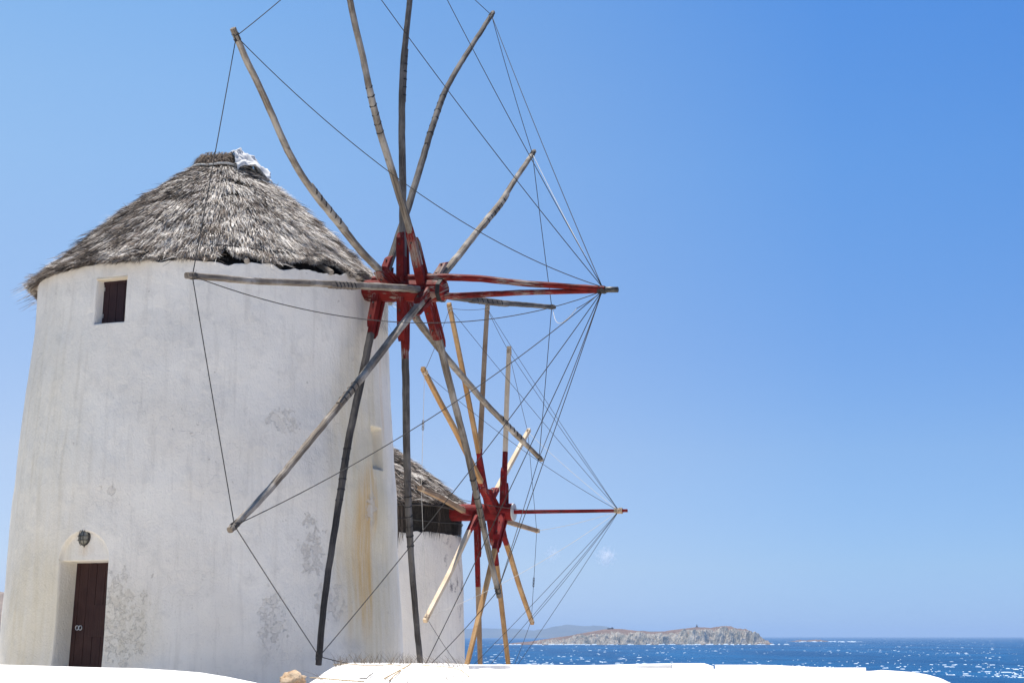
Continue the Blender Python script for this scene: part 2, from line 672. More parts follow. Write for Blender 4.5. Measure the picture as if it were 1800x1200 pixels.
# ------------------------------------------------------------------ islands, hills
def terrain_mat(name, heath, rock, rock2, scale, slope_lo=.55, slope_hi=.8):
    m = NT(name)
    p = m.pos()
    g = m.n('ShaderNodeNewGeometry')
    sx = m.n('ShaderNodeSeparateXYZ')
    m.l(g.outputs['True Normal'], sx.inputs[0])
    n1 = m.noise(p, scale, 5, .65)
    n2 = m.noise(p, scale * 5, 4, .6)
    rk = m.mix(m.step(n1, .38, .62), rock, rock2)
    rk = m.mix(m.math('MULTIPLY', m.step(n2, .50, .70), .75), rk, tuple(c * .3 for c in rock))
    hv = m.mix(m.step(n1, .35, .7), heath, tuple(c * 1.5 for c in heath))
    s = m.math('ADD', sx.outputs[2], m.math('MULTIPLY', m.math('SUBTRACT', n1, .5), .35))
    c = m.mix(m.step(s, slope_lo, slope_hi), rk, hv)
    return m.out(c, .95, m.bump(n2, .8, 1.0), .1)


def build_island():
    Y0 = 12 * F / 14.5
    sil = [(868, 1132), (893, 1130.5), (905, 1129), (930, 1127), (960, 1122.5), (1000, 1116.5), (1040, 1110), (1062, 1106), (1075, 1104.5), (1095, 1105), (1120, 1107.5), (1150, 1110),
           (1170, 1108.5), (1200, 1104), (1225, 1102), (1250, 1103), (1270, 1100.5), (1284, 1101), (1296, 1105), (1310, 1106.5), (1320, 1111), (1330, 1120), (1340, 1124), (1349, 1131), (1354, 1133)]
    Yr = Y0 + 75
    sx = np.array([at(a, b, Yr)[0] for a, b in sil])
    sz = np.array([at(a, b, Yr)[2] for a, b in sil])
    xs = np.linspace(sx[0], sx[-1], 330)
    ys = np.linspace(-12, 190, 120)
    X, V = np.meshgrid(xs, ys, indexing='ij')
    ridge = np.maximum(np.interp(X, sx, sz), 0)
    front = 10 * fbm(X * .03, X * 0 + 3, oct=3, seed=2)
    d = V - front
    cl = np.interp(X, [sx[0], sx[6], sx[12], sx[-1]], [.45, .5, .62, .85])
    prof = cl * sstep(-3, 20, d) + (1 - cl) * sstep(15, 75, d)
    prof = prof * (1 - .8 * sstep(85, 185, d))
    Z = ridge * prof
    rough = fbm(X * .06, V * .06, oct=5, seed=33, gain=.6)
    ridged = 1 - np.abs(fbm(X * .09, V * .05, oct=4, seed=44, gain=.55)) * 1.6
    steep = sstep(-2, 6, d) * sstep(58, 22, d)
    right = sstep(sx[14], sx[18], X)
    Z = Z + steep * (.35 * rough) * np.minimum(ridge, 14) * .35 + steep * (ridged - .4) * np.minimum(ridge, 18) * (.34 + .14 * right) + rough * np.minimum(ridge, 12) * .10 * (.4 + steep + right)
    blk = np.round(2.2 * fbm(X * .11 + V * .03, V * .07, oct=2, seed=71)) / 2.2
    Z = Z + steep * blk * np.minimum(ridge, 12) * .22
    Z = np.where(d < -3, -2, Z)
    Z = np.where(prof < .02, -2, Z)
    mat = terrain_mat('island_rock', (.115, .08, .066), (.42, .385, .335), (.28, .27, .235), .06, .66, .9)
    o = np_mesh('island', np.stack([X, Y0 + V, Z], -1).reshape(-1, 3), grid_faces(330, 120), mat, smooth=False)
    tag(o, 'low rocky island with pale cliffs and brown heath', kind='structure')
    # surf at its foot
    vs, fs = [], []
    x = sx[0]
    while x < sx[-1] + 8:
        w = random.uniform(2.5, 9)
        if random.random() < .66:
            y = Y0 - 6 + 10 * float(fbm(np.array([x * .03]), np.array([3.0]), oct=3, seed=2)[0]) - random.uniform(0, 4)
            h = random.uniform(.5, 1.7)
            a = len(vs)
            vs += [(x, y - 2, -.1), (x + w, y - 2, -.1), (x + w * .8, y, h), (x + w * .25, y, h * .8), (x, y + 2, -.1), (x + w, y + 2, -.1)]
            fs += [(a, a + 1, a + 2, a + 3), (a + 3, a + 2, a + 5, a + 4)]
        x += w * .8
    # surf over the reef to the right
    for i in range(34):
        px = 1405 + random.random() * 115
        Yq = 12 * F / random.uniform(8.8, 10.0)
        p = at(px, 1127, Yq)
        w, h = random.uniform(4, 13), random.uniform(.4, 1.3)
        a = len(vs)
        vs += [(p[0] - w / 2, Yq - 3, 0), (p[0] + w / 2, Yq - 3, 0), (p[0] + w * .3, Yq, h), (p[0] - w * .3, Yq, h * .8), (p[0] - w / 2, Yq + 3, 0), (p[0] + w / 2, Yq + 3, 0)]
        fs += [(a, a + 1, a + 2, a + 3), (a + 3, a + 2, a + 5, a + 4)]
    o = np_mesh('surf', np.array(vs), np.array(fs), foam_mat, smooth=False)
    tag(o, 'line of white surf along the rocks of the island and reef', 'surf', kind='stuff')
    # reef
    Yq = 12 * F / 9.0
    xs2 = np.linspace(at(1380, 1120, Yq)[0], at(1462, 1120, Yq)[0], 90)
    ys2 = np.linspace(-25, 25, 24)
    X, V = np.meshgrid(xs2, ys2, indexing='ij')
    u = (X - xs2[0]) / (xs2[-1] - xs2[0])
    Z = (5.2 * np.sin(np.pi * u) ** .7 * (.35 + .65 * np.exp(-((u - .55) / .28) ** 2))) * np.exp(-(V / 13) ** 2) * (1 + .7 * fbm(X * .11, V * .11, oct=3, seed=5)) - .5
    o = np_mesh('reef', np.stack([X, Yq + V, Z], -1).reshape(-1, 3), grid_faces(90, 24), mat, smooth=False)
    tag(o, 'low brown reef of rocks awash right of the island', kind='structure')
    # hut and beacon on the crest
    stone = mat_plain('hut_stone', (.2, .17, .16), .9, .2, .6)
    hp = at(1073, 1105.5, Yr)
    t = thing('stone_hut', (hp[0], Yr, hp[2] - 1.2), 'small flat roofed stone hut on the crest of the island', 'hut')
    b = MB(); b.box((hp[0], Yr, hp[2] + .2), 9, 5, 3.0); b.build('wall', stone, t)
    b = MB(); b.box((hp[0] + 2.6, Yr, hp[2] + 2.35), 3.0, 3.5, 1.3); b.build('upper_room', stone, t)
    b = MB(); b.box((hp[0], Yr, hp[2] + 1.81), 9.5, 5.5, .22); b.build('roof', stone, t)
    b = MB(); b.box((hp[0] - 2, Yr - 2.5, hp[2] + .1), 1.1, .2, 1.8); b.build('door', M['strap'], t)
    bp = at(1225, 1102.5, Yr)
    t = thing('beacon', (bp[0], Yr, bp[2] - 1), 'stepped stone beacon on the highest part of the island', 'beacon')
    b = MB(); b.box((bp[0], Yr, bp[2]), 4.6, 4.6, 2.4); b.build('base', stone, t)
    b = MB(); b.tube([(bp[0], Yr, bp[2] + 1.1), (bp[0], Yr, bp[2] + 3.4)], [1.5, 1.0], 8); b.build('tower', stone, t)
    b = MB(); b.tube([(bp[0], Yr, bp[2] + 3.3), (bp[0], Yr, bp[2] + 5.4)], [.45, .2], 6); b.build('finial', stone, t)


build_island()


def ridge_hill(name, label, sil, Y, depth, mat, base=0.0, n=200):
    sx = np.array([at(a, b, Y)[0] for a, b in sil])
    sz = np.array([at(a, b, Y)[2] for a, b in sil])
    xs = np.linspace(sx[0], sx[-1], n)
    ys = np.linspace(-depth, depth, 60)
    X, V = np.meshgrid(xs, ys, indexing='ij')
    rg = np.interp(X, sx, sz)
    s = 8 / (sx[-1] - sx[0])
    Z = rg * np.cos(np.clip(V / depth, -1, 1) * math.pi / 2) ** 1.2
    Z = Z * (1 + .10 * fbm(X * s * 2, V * s * 2, oct=4, seed=6)) - 2
    o = np_mesh(name, np.stack([X, Y + V, Z], -1).reshape(-1, 3), grid_faces(n, 60), mat)
    tag(o, label, kind='structure')
    return o


far = terrain_mat('far_hill_scrub', (.06, .06, .05), (.10, .10, .09), (.07, .07, .065), .004)
ridge_hill('hills', 'far blue hazy hills on the horizon behind the second windmill',
           [(560, 1119), (640, 1112), (720, 1106), (800, 1104), (850, 1103.5), (890, 1103.5), (920, 1105), (945, 1107.5), (975, 1110), (1010, 1113), (1040, 1118)], 13000, 900, far)
ridge_hill('hills', 'far hazy double topped ridge rising behind the island',
           [(880, 1119), (920, 1111), (960, 1104), (980, 1100), (998, 1098), (1020, 1099.5), (1045, 1099), (1065, 1101.5), (1090, 1106), (1130, 1107), (1165, 1109), (1200, 1113), (1240, 1118)], 11500, 800, far)

# coast with houses at the far left
def build_coast():
    mat = terrain_mat('coast_scrub', (.16, .125, .10), (.22, .195, .17), (.17, .15, .13), .03, .3, .6)
    xs = np.linspace(-1000, -345, 170)
    ys = np.linspace(1240, 1900, 110)
    X, Y = np.meshgrid(xs, ys, indexing='ij')
    Z = 52 * sstep(1248, 1560, Y) * sstep(-335, -430, X) * (1 + .13 * fbm(X * .008, Y * .008, oct=4, seed=3)) + 1.6 * fbm(X * .05, Y * .05, oct=3, seed=9) * sstep(1255, 1300, Y) - 1
    o = np_mesh('coast', np.stack([X, Y, Z], -1).reshape(-1, 3), grid_faces(170, 110), mat)
    tag(o, 'dry brown hillside across the bay at the left edge', kind='structure')
    white = mat_plain('house_whitewash', (.74, .74, .73), .85, .06, .3)
    blue = mat_plain('house_shutter_blue', (.08, .16, .3), .6, .1, 1)
    domec = mat_plain('red_dome_paint', (.5, .12, .05), .6, .15, 1)

    def hz(x, y):
        i = int(np.argmin(abs(xs - x))); j = int(np.argmin(abs(ys - y)))
        return float(Z[i, j])

    spots = [(-430, 1385, 9, 'long flat roofed white house high on the brown hillside'), (-447, 1398, 7, 'small white cube house beside the long one on the hillside'),
             (-404, 1262, 10, 'low white house at the water edge below the hillside'), (-424, 1330, 8, 'white cube house halfway up the brown hillside'),
             (-462, 1480, 8, 'topmost white house near the crest of the hillside')]
    for x, y, w, lb in spots:
        z = hz(x, y) - .6
        t = thing('white_house', (x, y, z), lb, 'house', 'white houses on the far hillside')
        b = MB(); b.box((x, y, z + 2.3), w, w * .8, 4.6); b.build('wall', white, t)
        b = MB(); b.box((x, y, z + 4.7), w + .4, w * .8 + .4, .3); b.build('roof', white, t)
        for k in (-1, 1):
            b = MB(); b.box((x + k * w * .25, y - w * .4, z + 2.9), 1.1, .15, 1.3); b.build('window', blue, t)
        b = MB(); b.box((x, y - w * .4, z + 1.7), 1.1, .16, 2.2); b.build('door', blue, t)
    x, y = -409, 1298
    z = hz(x, y) - .5
    t = thing('chapel', (x, y, z), 'white chapel with an orange red dome on the hillside', 'chapel')
    b = MB(); b.box((x, y, z + 2.2), 6, 7, 4.4); b.build('wall', white, t)
    b = MB()
    b.tube([(x, y, z + 4.35), (x, y, z + 5.0), (x, y, z + 5.9), (x, y, z + 6.6), (x, y, z + 7.1), (x, y, z + 7.35)], [2.1, 2.1, 1.9, 1.45, .85, .15], 16)
    b.build('dome', domec, t, True)
    b = MB(); b.box((x, y - 3.5, z + 1.6), 1.2, .2, 2.2); b.build('door', blue, t)
    # shrubs, one by one
    leaf = mat_plain('shrub_leaves', (.035, .05, .025), .9, .4, 1.5)
    for k in range(26):
        sxp, syp = random.uniform(-480, -398), random.uniform(1270, 1500)
        s = random.uniform(1.2, 2.6)
        z = hz(sxp, syp)
        b = MB()
        for q in range(130):
            d = np.array([random.gauss(0, 1), random.gauss(0, 1), abs(random.gauss(0, .8))])
            d = d / np.linalg.norm(d) * s * random.uniform(.5, 1)
            p = np.array([sxp, syp, z]) + d
            u_ = np.array([random.gauss(0, 1) for _ in range(3)]); u_ /= np.linalg.norm(u_)
            w_ = np.cross(u_, (0.3, .5, .8)) ; w_ /= np.linalg.norm(w_)
            b.add([p - u_ * .35, p + w_ * .3, p + u_ * .35], [(0, 1, 2)])
        for q in range(3):
            b.tube([(sxp, syp, z - .3), (sxp + random.uniform(-.5, .5) * s, syp + random.uniform(-.5, .5) * s, z + .5 * s)], [.12, .05], 5)
        tag(b.build('shrub', leaf), 'small dark green shrub on the far brown hillside', 'shrub', 'shrubs on the far hillside')


build_coast()

# ------------------------------------------------------------------ clouds
def build_cloud(px, py, Y, size, label, dens, seed):
    m = NT('cloud_vapour_%d' % seed)
    t = m.t
    t.nodes.remove(m.b)
    out = [n for n in t.nodes if n.type == 'OUTPUT_MATERIAL'][0]
    pv = m.n('ShaderNodeVolumePrincipled')
    pv.inputs['Color'].default_value = (1, 1, 1, 1)
    pv.inputs['Anisotropy'].default_value = .55
    oc = m.n('ShaderNodeTexCoord').outputs['Object']
    vl = m.n('ShaderNodeVectorMath', operation='LENGTH')
    mp = m.n('ShaderNodeMapping')
    mp.inputs['Scale'].default_value = (1 / size, 1 / size, 1.0 / size)
    m.l(oc, mp.inputs[0])
    m.l(mp.outputs[0], vl.inputs[0])
    n1 = m.noise(oc, 3.2 / size, 5, .62)
    d = m.math('SUBTRACT', m.math('SUBTRACT', m.math('MULTIPLY', n1, 2.6), .55), m.math('MULTIPLY', vl.outputs['Value'], 1.15))
    d = m.math('MULTIPLY', m.math('MAXIMUM', d, 0), dens / size)
    m.l(d, pv.inputs['Density'])
    m.l(pv.outputs[0], out.inputs['Volume'])
    p = at(px, py, Y)
    me = bpy.data.meshes.new('cloud')
    b = MB()
    nu, nv = 14, 9
    vs = []
    for i in range(nv + 1):
        th = math.pi * i / nv
        for j in range(nu):
            ph = 2 * math.pi * j / nu
            vs.append((p[0] + size * 1.05 * math.sin(th) * math.cos(ph), p[1] + size * 1.05 * math.sin(th) * math.sin(ph), p[2] + size * 1.05 * math.cos(th)))
    fs = [(i * nu + j, (i + 1) * nu + j, (i + 1) * nu + (j + 1) % nu, i * nu + (j + 1) % nu) for i in range(nv) for j in range(nu)]
    o = bpy.data.objects.new('cloud', me)
    me.from_pydata([(a - p[0], b_ - p[1], c - p[2]) for a, b_, c in vs], [], fs)
    me.materials.append(m.mat)
    o.location = p
    COL.objects.link(o)
    tag(o, label, 'cloud', 'small clouds low over the sea')


build_cloud(1066, 977, 14000, 115, 'small white puff of cloud, the brighter one right of the other', 2.6, 1)
build_cloud(972, 973, 14000, 95, 'faint small wisp of cloud left of the brighter puff', .9, 2)

# ------------------------------------------------------------------ tower wall
def tower_mesh(mill, z0, z1, mat, root, openings, seed, ang_fine, z_fine, crumble, cells=(.05, .02)):
    """openings: list of functions (u_theta, z) -> inward depth"""
    th = []
    t = -math.pi
    while t < math.pi:
        th.append(t)
        fine = any(a <= t <= b for a, b in ang_fine)
        t += (cells[1] / 3.5 * .55) if fine else (cells[0] / 3.5 if abs(t) < 1.75 else .06)
    th = np.array(th)
    zs = []
    z = z0
    while z < z1:
        zs.append(z)
        z += cells[1] * .75 if any(a <= z <= b for a, b in z_fine) else cells[0]
    zs.append(z1)
    zs = np.array(zs)
    T, Z = np.meshgrid(th, zs, indexing='ij')
    Rr = mill['R'](Z)
    X3, Y3, Z3 = np.sin(T) * 3.5, -np.cos(T) * 3.5, Z
    lump = .028 * fbm(X3 * .7, Y3 * .7, Z3 * .7, oct=2, seed=seed) + .008 * fbm(X3 * 3, Y3 * 3, Z3 * 2.2, oct=3, seed=seed + 5)
    dep = np.zeros_like(T)
    for fn in openings:
        dep = np.maximum(dep, fn(T, Z))
    Rr = Rr + lump * (1 - sstep(.02, .2, dep)) - dep
    top = Z >= z1 - 1e-6
    Zd = Z + np.where(Z > z1 - .35, crumble(T) * sstep(z1 - .35, z1, Z), 0)
    c = mill['c']
    v = np.stack([c[0] + np.sin(T) * Rr, c[1] - np.cos(T) * Rr, Zd + EYE], -1).reshape(-1, 3)
    uv = np.stack([T * 3.5, Z], -1).reshape(-1, 2)
    nT, nZ = len(th), len(zs)
    f = grid_faces(nT, nZ, wrap=True)
    # top rim: a second ring further in, so that the wall has a thickness
    ring = np.stack([c[0] + np.sin(th) * (mill['R'](z1) - .5), c[1] - np.cos(th) * (mill['R'](z1) - .5), np.full(nT, z1 + EYE - .02)], -1)
    v = np.vstack([v, ring])
    uv = np.vstack([uv, np.stack([th * 3.5, np.full(nT, z1)], -1)])
    i = np.arange(nT); i2 = (i + 1) % nT
    rf = np.stack([i * nZ + nZ - 1, i2 * nZ + nZ - 1, nT * nZ + i2, nT * nZ + i], -1)
    f = np.vstack([f, rf])
    return np_mesh('tower_wall', v, f, mat, root, uv=uv)


def sd_box(du, dz, hw, z0, z1):
    """signed distance to a rectangle (negative inside)"""
    cz, hz = (z0 + z1) / 2, (z1 - z0) / 2
    qx, qz = np.abs(du) - hw, np.abs(dz - cz) - hz
    return np.hypot(np.maximum(qx, 0), np.maximum(qz, 0)) + np.minimum(np.maximum(qx, qz), 0)


def whitewash(name, feats):
    """lime-washed plaster with stains, and ochre that also paints warm light: feats = list of (kind, u, v, su, sv)"""
    m = NT(name)
    uvn = m.n('ShaderNodeUVMap').outputs[0]
    sp = m.n('ShaderNodeSeparateXYZ')
    m.l(uvn, sp.inputs[0])
    U, V = sp.outputs[0], sp.outputs[1]
    p = m.pos()
    big = m.noise(p, .55, 4, .55)
    mid = m.noise(p, 3.0, 5, .62)
    fine = m.noise(p, 26, 5, .65)
    streak = m.noise(uvn, 1.0, 5, .65, stretch=(7, .55, 1))
    streak2 = m.noise(uvn, 1.0, 4, .6, stretch=(22, 1.1, 1))
    white = (.765, .73, .672)
    c = m.mix(m.step(big, .35, .66), white, (.70, .66, .60))
    c = m.mix(m.math('MULTIPLY', m.step(streak, .48, .72), .35), c, (.50, .465, .42))
    c = m.mix(m.math('MULTIPLY', m.step(mid, .54, .68), .30), c, (.52, .495, .46))
    # specks
    sk = m.noise(p, 9, 2, .5)
    c = m.mix(m.math('MULTIPLY', m.step(sk, .735, .76), .55), c, (.36, .32, .28))
    peel_h = None

    def blob(u, v, su, sv):
        a = m.math('DIVIDE', m.math('SUBTRACT', U, u), su)
        b = m.math('DIVIDE', m.math('SUBTRACT', V, v), sv)
        d = m.math('ADD', m.math('MULTIPLY', a, a), m.math('MULTIPLY', b, b))
        return m.math('SUBTRACT', 1.0, m.math('MINIMUM', d, 1.0))

    rough_n = m.noise(p, 6.5, 8, .74)
    for kind, u, v, su, sv, k in feats:
        b = blob(u, v, su, sv)
        if kind == 'rust':
            w = m.math('MULTIPLY', m.step(b, .0, .8), m.math('ADD', m.math('MULTIPLY', m.step(streak, .28, .70), .75), m.math('MULTIPLY', m.step(streak2, .3, .75), .3)))
            c = m.mix(m.math('MULTIPLY', w, k, clamp=True), c, (.58, .36, .13))
        elif kind == 'ochre':
            w = m.math('MULTIPLY', m.step(b, .0, .9), m.math('ADD', .45, m.math('MULTIPLY', m.step(streak, .25, .7), .55)))
            c = m.mix(m.math('MULTIPLY', w, k, clamp=True), c, (.60, .52, .36))
        elif kind == 'peel':
            w = m.step(m.math('ADD', m.math('MULTIPLY', b, .42), m.math('MULTIPLY', m.math('SUBTRACT', rough_n, .5), 2.1)), .33, .40)
            w = m.math('MULTIPLY', w, m.step(b, .0, .12))
            c = m.mix(m.math('MULTIPLY', w, k), c, m.mix(m.step(fine, .4, .6), (.53, .485, .43), (.60, .555, .495)))
            peel_h = w if peel_h is None else m.math('MAXIMUM', peel_h, w)
        elif kind == 'grey':
            w = m.math('MULTIPLY', m.step(b, .0, .8), m.step(mid, .35, .6))
            c = m.mix(m.math('MULTIPLY', w, k), c, (.44, .42, .40))
        elif kind == 'mould':
            w = m.math('MULTIPLY', m.step(b, 0, .5), m.step(m.math('ADD', mid, m.math('MULTIPLY', fine, .5)), .78, .92))
            c = m.mix(m.math('MULTIPLY', w, k), c, (.16, .15, .16))
    # hairline cracks
    vo = m.n('ShaderNodeTexVoronoi', feature='DISTANCE_TO_EDGE')
    wv = m.n('ShaderNodeVectorMath', operation='ADD')
    m.l(p, wv.inputs[0])
    nz = m.n('ShaderNodeTexNoise')
    nz.inputs['Scale'].default_value = 2.5
    m.l(p, nz.inputs['Vector'])
    m.l(nz.outputs[1], wv.inputs[1])
    m.l(wv.outputs[0], vo.inputs['Vector'])
    vo.inputs['Scale'].default_value = 1.3
    crack = m.math('MULTIPLY', m.step(vo.outputs['Distance'], .012, .004), m.step(big, .52, .6))
    c = m.mix(m.math('MULTIPLY', crack, .10), c, (.33, .3, .27))
    h = m.math('ADD', m.math('MULTIPLY', mid, 1.0), m.math('MULTIPLY', fine, .42))
    ridg = m.noise(p, 1.0, 4, .6, .8, stretch=(14, 14, 6))
    h = m.math('ADD', h, m.math('MULTIPLY', ridg, .5))
    if peel_h is not None:
        h = m.math('SUBTRACT', h, m.math('MULTIPLY', peel_h, .45))
    h = m.math('SUBTRACT', h, m.math('MULTIPLY', crack, .12))
    return m.out(c, .9, m.bump(h, .7, .027), .15)


# ------------------------------------------------------------------ thatch
def strands(roots, dirs, side, nrm, length, width, lift, droop, cols, name, parent, mat):
    """straw ribbons: three cross sections each, numpy arrays of shape (n,3)/(n,)"""
    n = len(roots)
    P0 = roots
    P1 = roots + dirs * (length * .55)[:, None] + nrm * (lift * .75)[:, None]
    P2 = roots + dirs * length[:, None] + nrm * lift[:, None]
    P2[:, 2] -= droop
    P1[:, 2] -= droop * .3
    w = side * (width / 2)[:, None]
    v = np.stack([P0 - w, P0 + w, P1 - w * .9, P1 + w * .9, P2 - w * .25, P2 + w * .25], 1).reshape(-1, 3)
    b = np.arange(n)[:, None] * 6
    q = np.concatenate([b + np.array([[0, 1, 3, 2]]), b + np.array([[2, 3, 5, 4]])], 0)
    col = np.repeat(cols, 6, axis=0)
    o = np_mesh(name, v, q, mat, parent, smooth=False, col=col)
    o['kind'] = 'stuff'
    return o


def thatch(mill, prof, lean, root, ntuft, per, bleach, eave_cut, holes, seed, wscale=1.0, dark=1.0):
    """prof: (radius, z rel eye) from eave to top; lean: plan shift per metre of height"""
    rg = np.random.default_rng(seed)
    pr = np.array(prof, float)
    seg = np.hypot(np.diff(pr[:, 0]), np.diff(pr[:, 1]))
    S = np.concatenate([[0], np.cumsum(seg)])
    tot = S[-1]
    c = mill['c']
    ze = pr[0, 1]

    def surf(th, s):
        r = np.interp(s, S, pr[:, 0]); z = np.interp(s, S, pr[:, 1])
        k = z - ze
        return np.stack([c[0] + np.sin(th) * r + lean[0] * k, c[1] - np.cos(th) * r + lean[1] * k, z + EYE], -1)

    # base cone, near-black: shade between the tufts put into its colour
    nt, ns = 96, 24
    T, Sg = np.meshgrid(np.linspace(-math.pi, math.pi, nt, endpoint=False), np.linspace(.34, tot, ns), indexing='ij')
    v = surf(T.ravel(), Sg.ravel()) - np.array([0, 0, .05])
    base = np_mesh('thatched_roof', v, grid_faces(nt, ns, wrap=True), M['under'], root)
    # tufts: area weighted, visible side denser
    k = ntuft
    th = rg.uniform(-math.pi, math.pi, k * 3)
    s = rg.uniform(-.02, 1.0, k * 3) * tot
    rr = np.interp(s, S, pr[:, 0]) / pr[0, 0]
    vis = np.where(np.abs(th) < 1.9, 1.0, .4)
    keep = rg.uniform(0, 1, k * 3) < rr * vis * .85 + .06
    # loose courses
    course = (s / tot * 11) % 1.0
    keep &= rg.uniform(0, 1, k * 3) < np.where(course < .35, 1.0, .72)
    for (ht, hs, rt, rs) in holes:
        d = np.hypot((th - ht) / rt, (s - hs) / rs)
        keep &= ~((d < 1) & (rg.uniform(0, 1, k * 3) < .93))
    th, s = th[keep], s[keep]
    nt_ = len(th)
    tuft_ang = rg.normal(0, .075, nt_) + .12 * vnoise(th * 4, s * 2, seed=seed)
    tuft_lift = np.abs(rg.normal(.025, .075, nt_)) * (1 - .6 * s / tot)
    tuft_len = rg.uniform(.30, .60, nt_) * (1 - .35 * (s / tot) ** 2)
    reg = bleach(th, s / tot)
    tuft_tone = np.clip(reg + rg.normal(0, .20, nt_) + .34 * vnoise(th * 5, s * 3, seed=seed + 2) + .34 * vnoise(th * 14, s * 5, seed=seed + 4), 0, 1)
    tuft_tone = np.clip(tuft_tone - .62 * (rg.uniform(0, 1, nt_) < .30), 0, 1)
    T = np.repeat(th, per) + rg.normal(0, .030, nt_ * per) / np.maximum(np.repeat(np.interp(s, S, pr[:, 0]), per), .5) * 2.2
    Sv = np.repeat(s, per) + rg.normal(0, .05, nt_ * per)
    n = len(T)
    ang = np.repeat(tuft_ang, per) + rg.normal(0, .05, n)
    wild = rg.uniform(0, 1, n) < np.where(Sv < .25, .06, .025)
    ang = np.where(wild, ang + rg.normal(0, .5, n), ang)
    length = np.repeat(tuft_len, per) * rg.uniform(.7, 1.15, n)
    # eave: strands may only hang a given distance below the eave line
    hang = eave_cut(T)
    P = surf(T, Sv)
    Pd = surf(T, Sv - .05)
    d = Pd - P
    d /= np.linalg.norm(d, axis=1)[:, None]
    side = np.stack([np.cos(T), np.sin(T), np.zeros(n)], -1)
    nrm = np.cross(side, d)
    nrm *= np.sign(nrm[:, 2])[:, None]
    dd = d * np.cos(ang)[:, None] + side * np.sin(ang)[:, None]
    sd = side * np.cos(ang)[:, None] - d * np.sin(ang)[:, None]
    tw = rg.normal(0, .5, n)
    sd = sd * np.cos(tw)[:, None] + nrm * np.sin(tw)[:, None]
    end = Sv - length
    length = np.where(wild & (Sv < .3), length * 1.05, length)
    over = np.where(wild & (hang > 0), 0, np.maximum(-hang - end, 0))
    length = length - over
    ok = length > .07
    lift = np.repeat(tuft_lift, per) + np.abs(rg.normal(0, .018, n)) + .02
    lift = np.where(wild, lift + .08, lift)
    width = rg.uniform(.006, .0115, n) * wscale
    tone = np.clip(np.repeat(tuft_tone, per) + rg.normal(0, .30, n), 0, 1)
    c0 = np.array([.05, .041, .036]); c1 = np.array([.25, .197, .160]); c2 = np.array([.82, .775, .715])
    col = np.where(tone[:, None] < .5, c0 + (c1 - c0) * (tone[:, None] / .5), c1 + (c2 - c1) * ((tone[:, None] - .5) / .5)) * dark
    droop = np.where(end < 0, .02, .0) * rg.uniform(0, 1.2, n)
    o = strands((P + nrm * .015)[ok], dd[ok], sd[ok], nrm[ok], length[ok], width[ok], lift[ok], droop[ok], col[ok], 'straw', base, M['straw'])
    return base, surf, tot


# ------------------------------------------------------------------ wheel
def resample(pts, step):
    pts = np.array(pts)
    seg = np.linalg.norm(np.diff(pts, axis=0), axis=1)
    S = np.concatenate([[0], np.cumsum(seg)])
    n = max(int(S[-1] / step), 6)
    q = np.linspace(0, S[-1], n + 1)
    # smooth cubic through points
    out = np.stack([np.interp(q, S, pts[:, i]) for i in range(3)], -1)
    k = out.copy()
    for _ in range(3):
        k[1:-1] = (k[:-2] + 2 * k[1:-1] + k[2:]) / 4
    return k, q


def rope(mill, a, b, sag, rad, mat, root, n=18, name='rope'):
    a = np.array(a); b = np.array(b)
    t = np.linspace(0, 1, n)
    p = a[None] * (1 - t)[:, None] + b[None] * t[:, None]
    p[:, 2] -= sag * 4 * t * (1 - t)
    m = MB()
    m.tube(p, rad, 5)
    return m.build(name, mat, root, True)


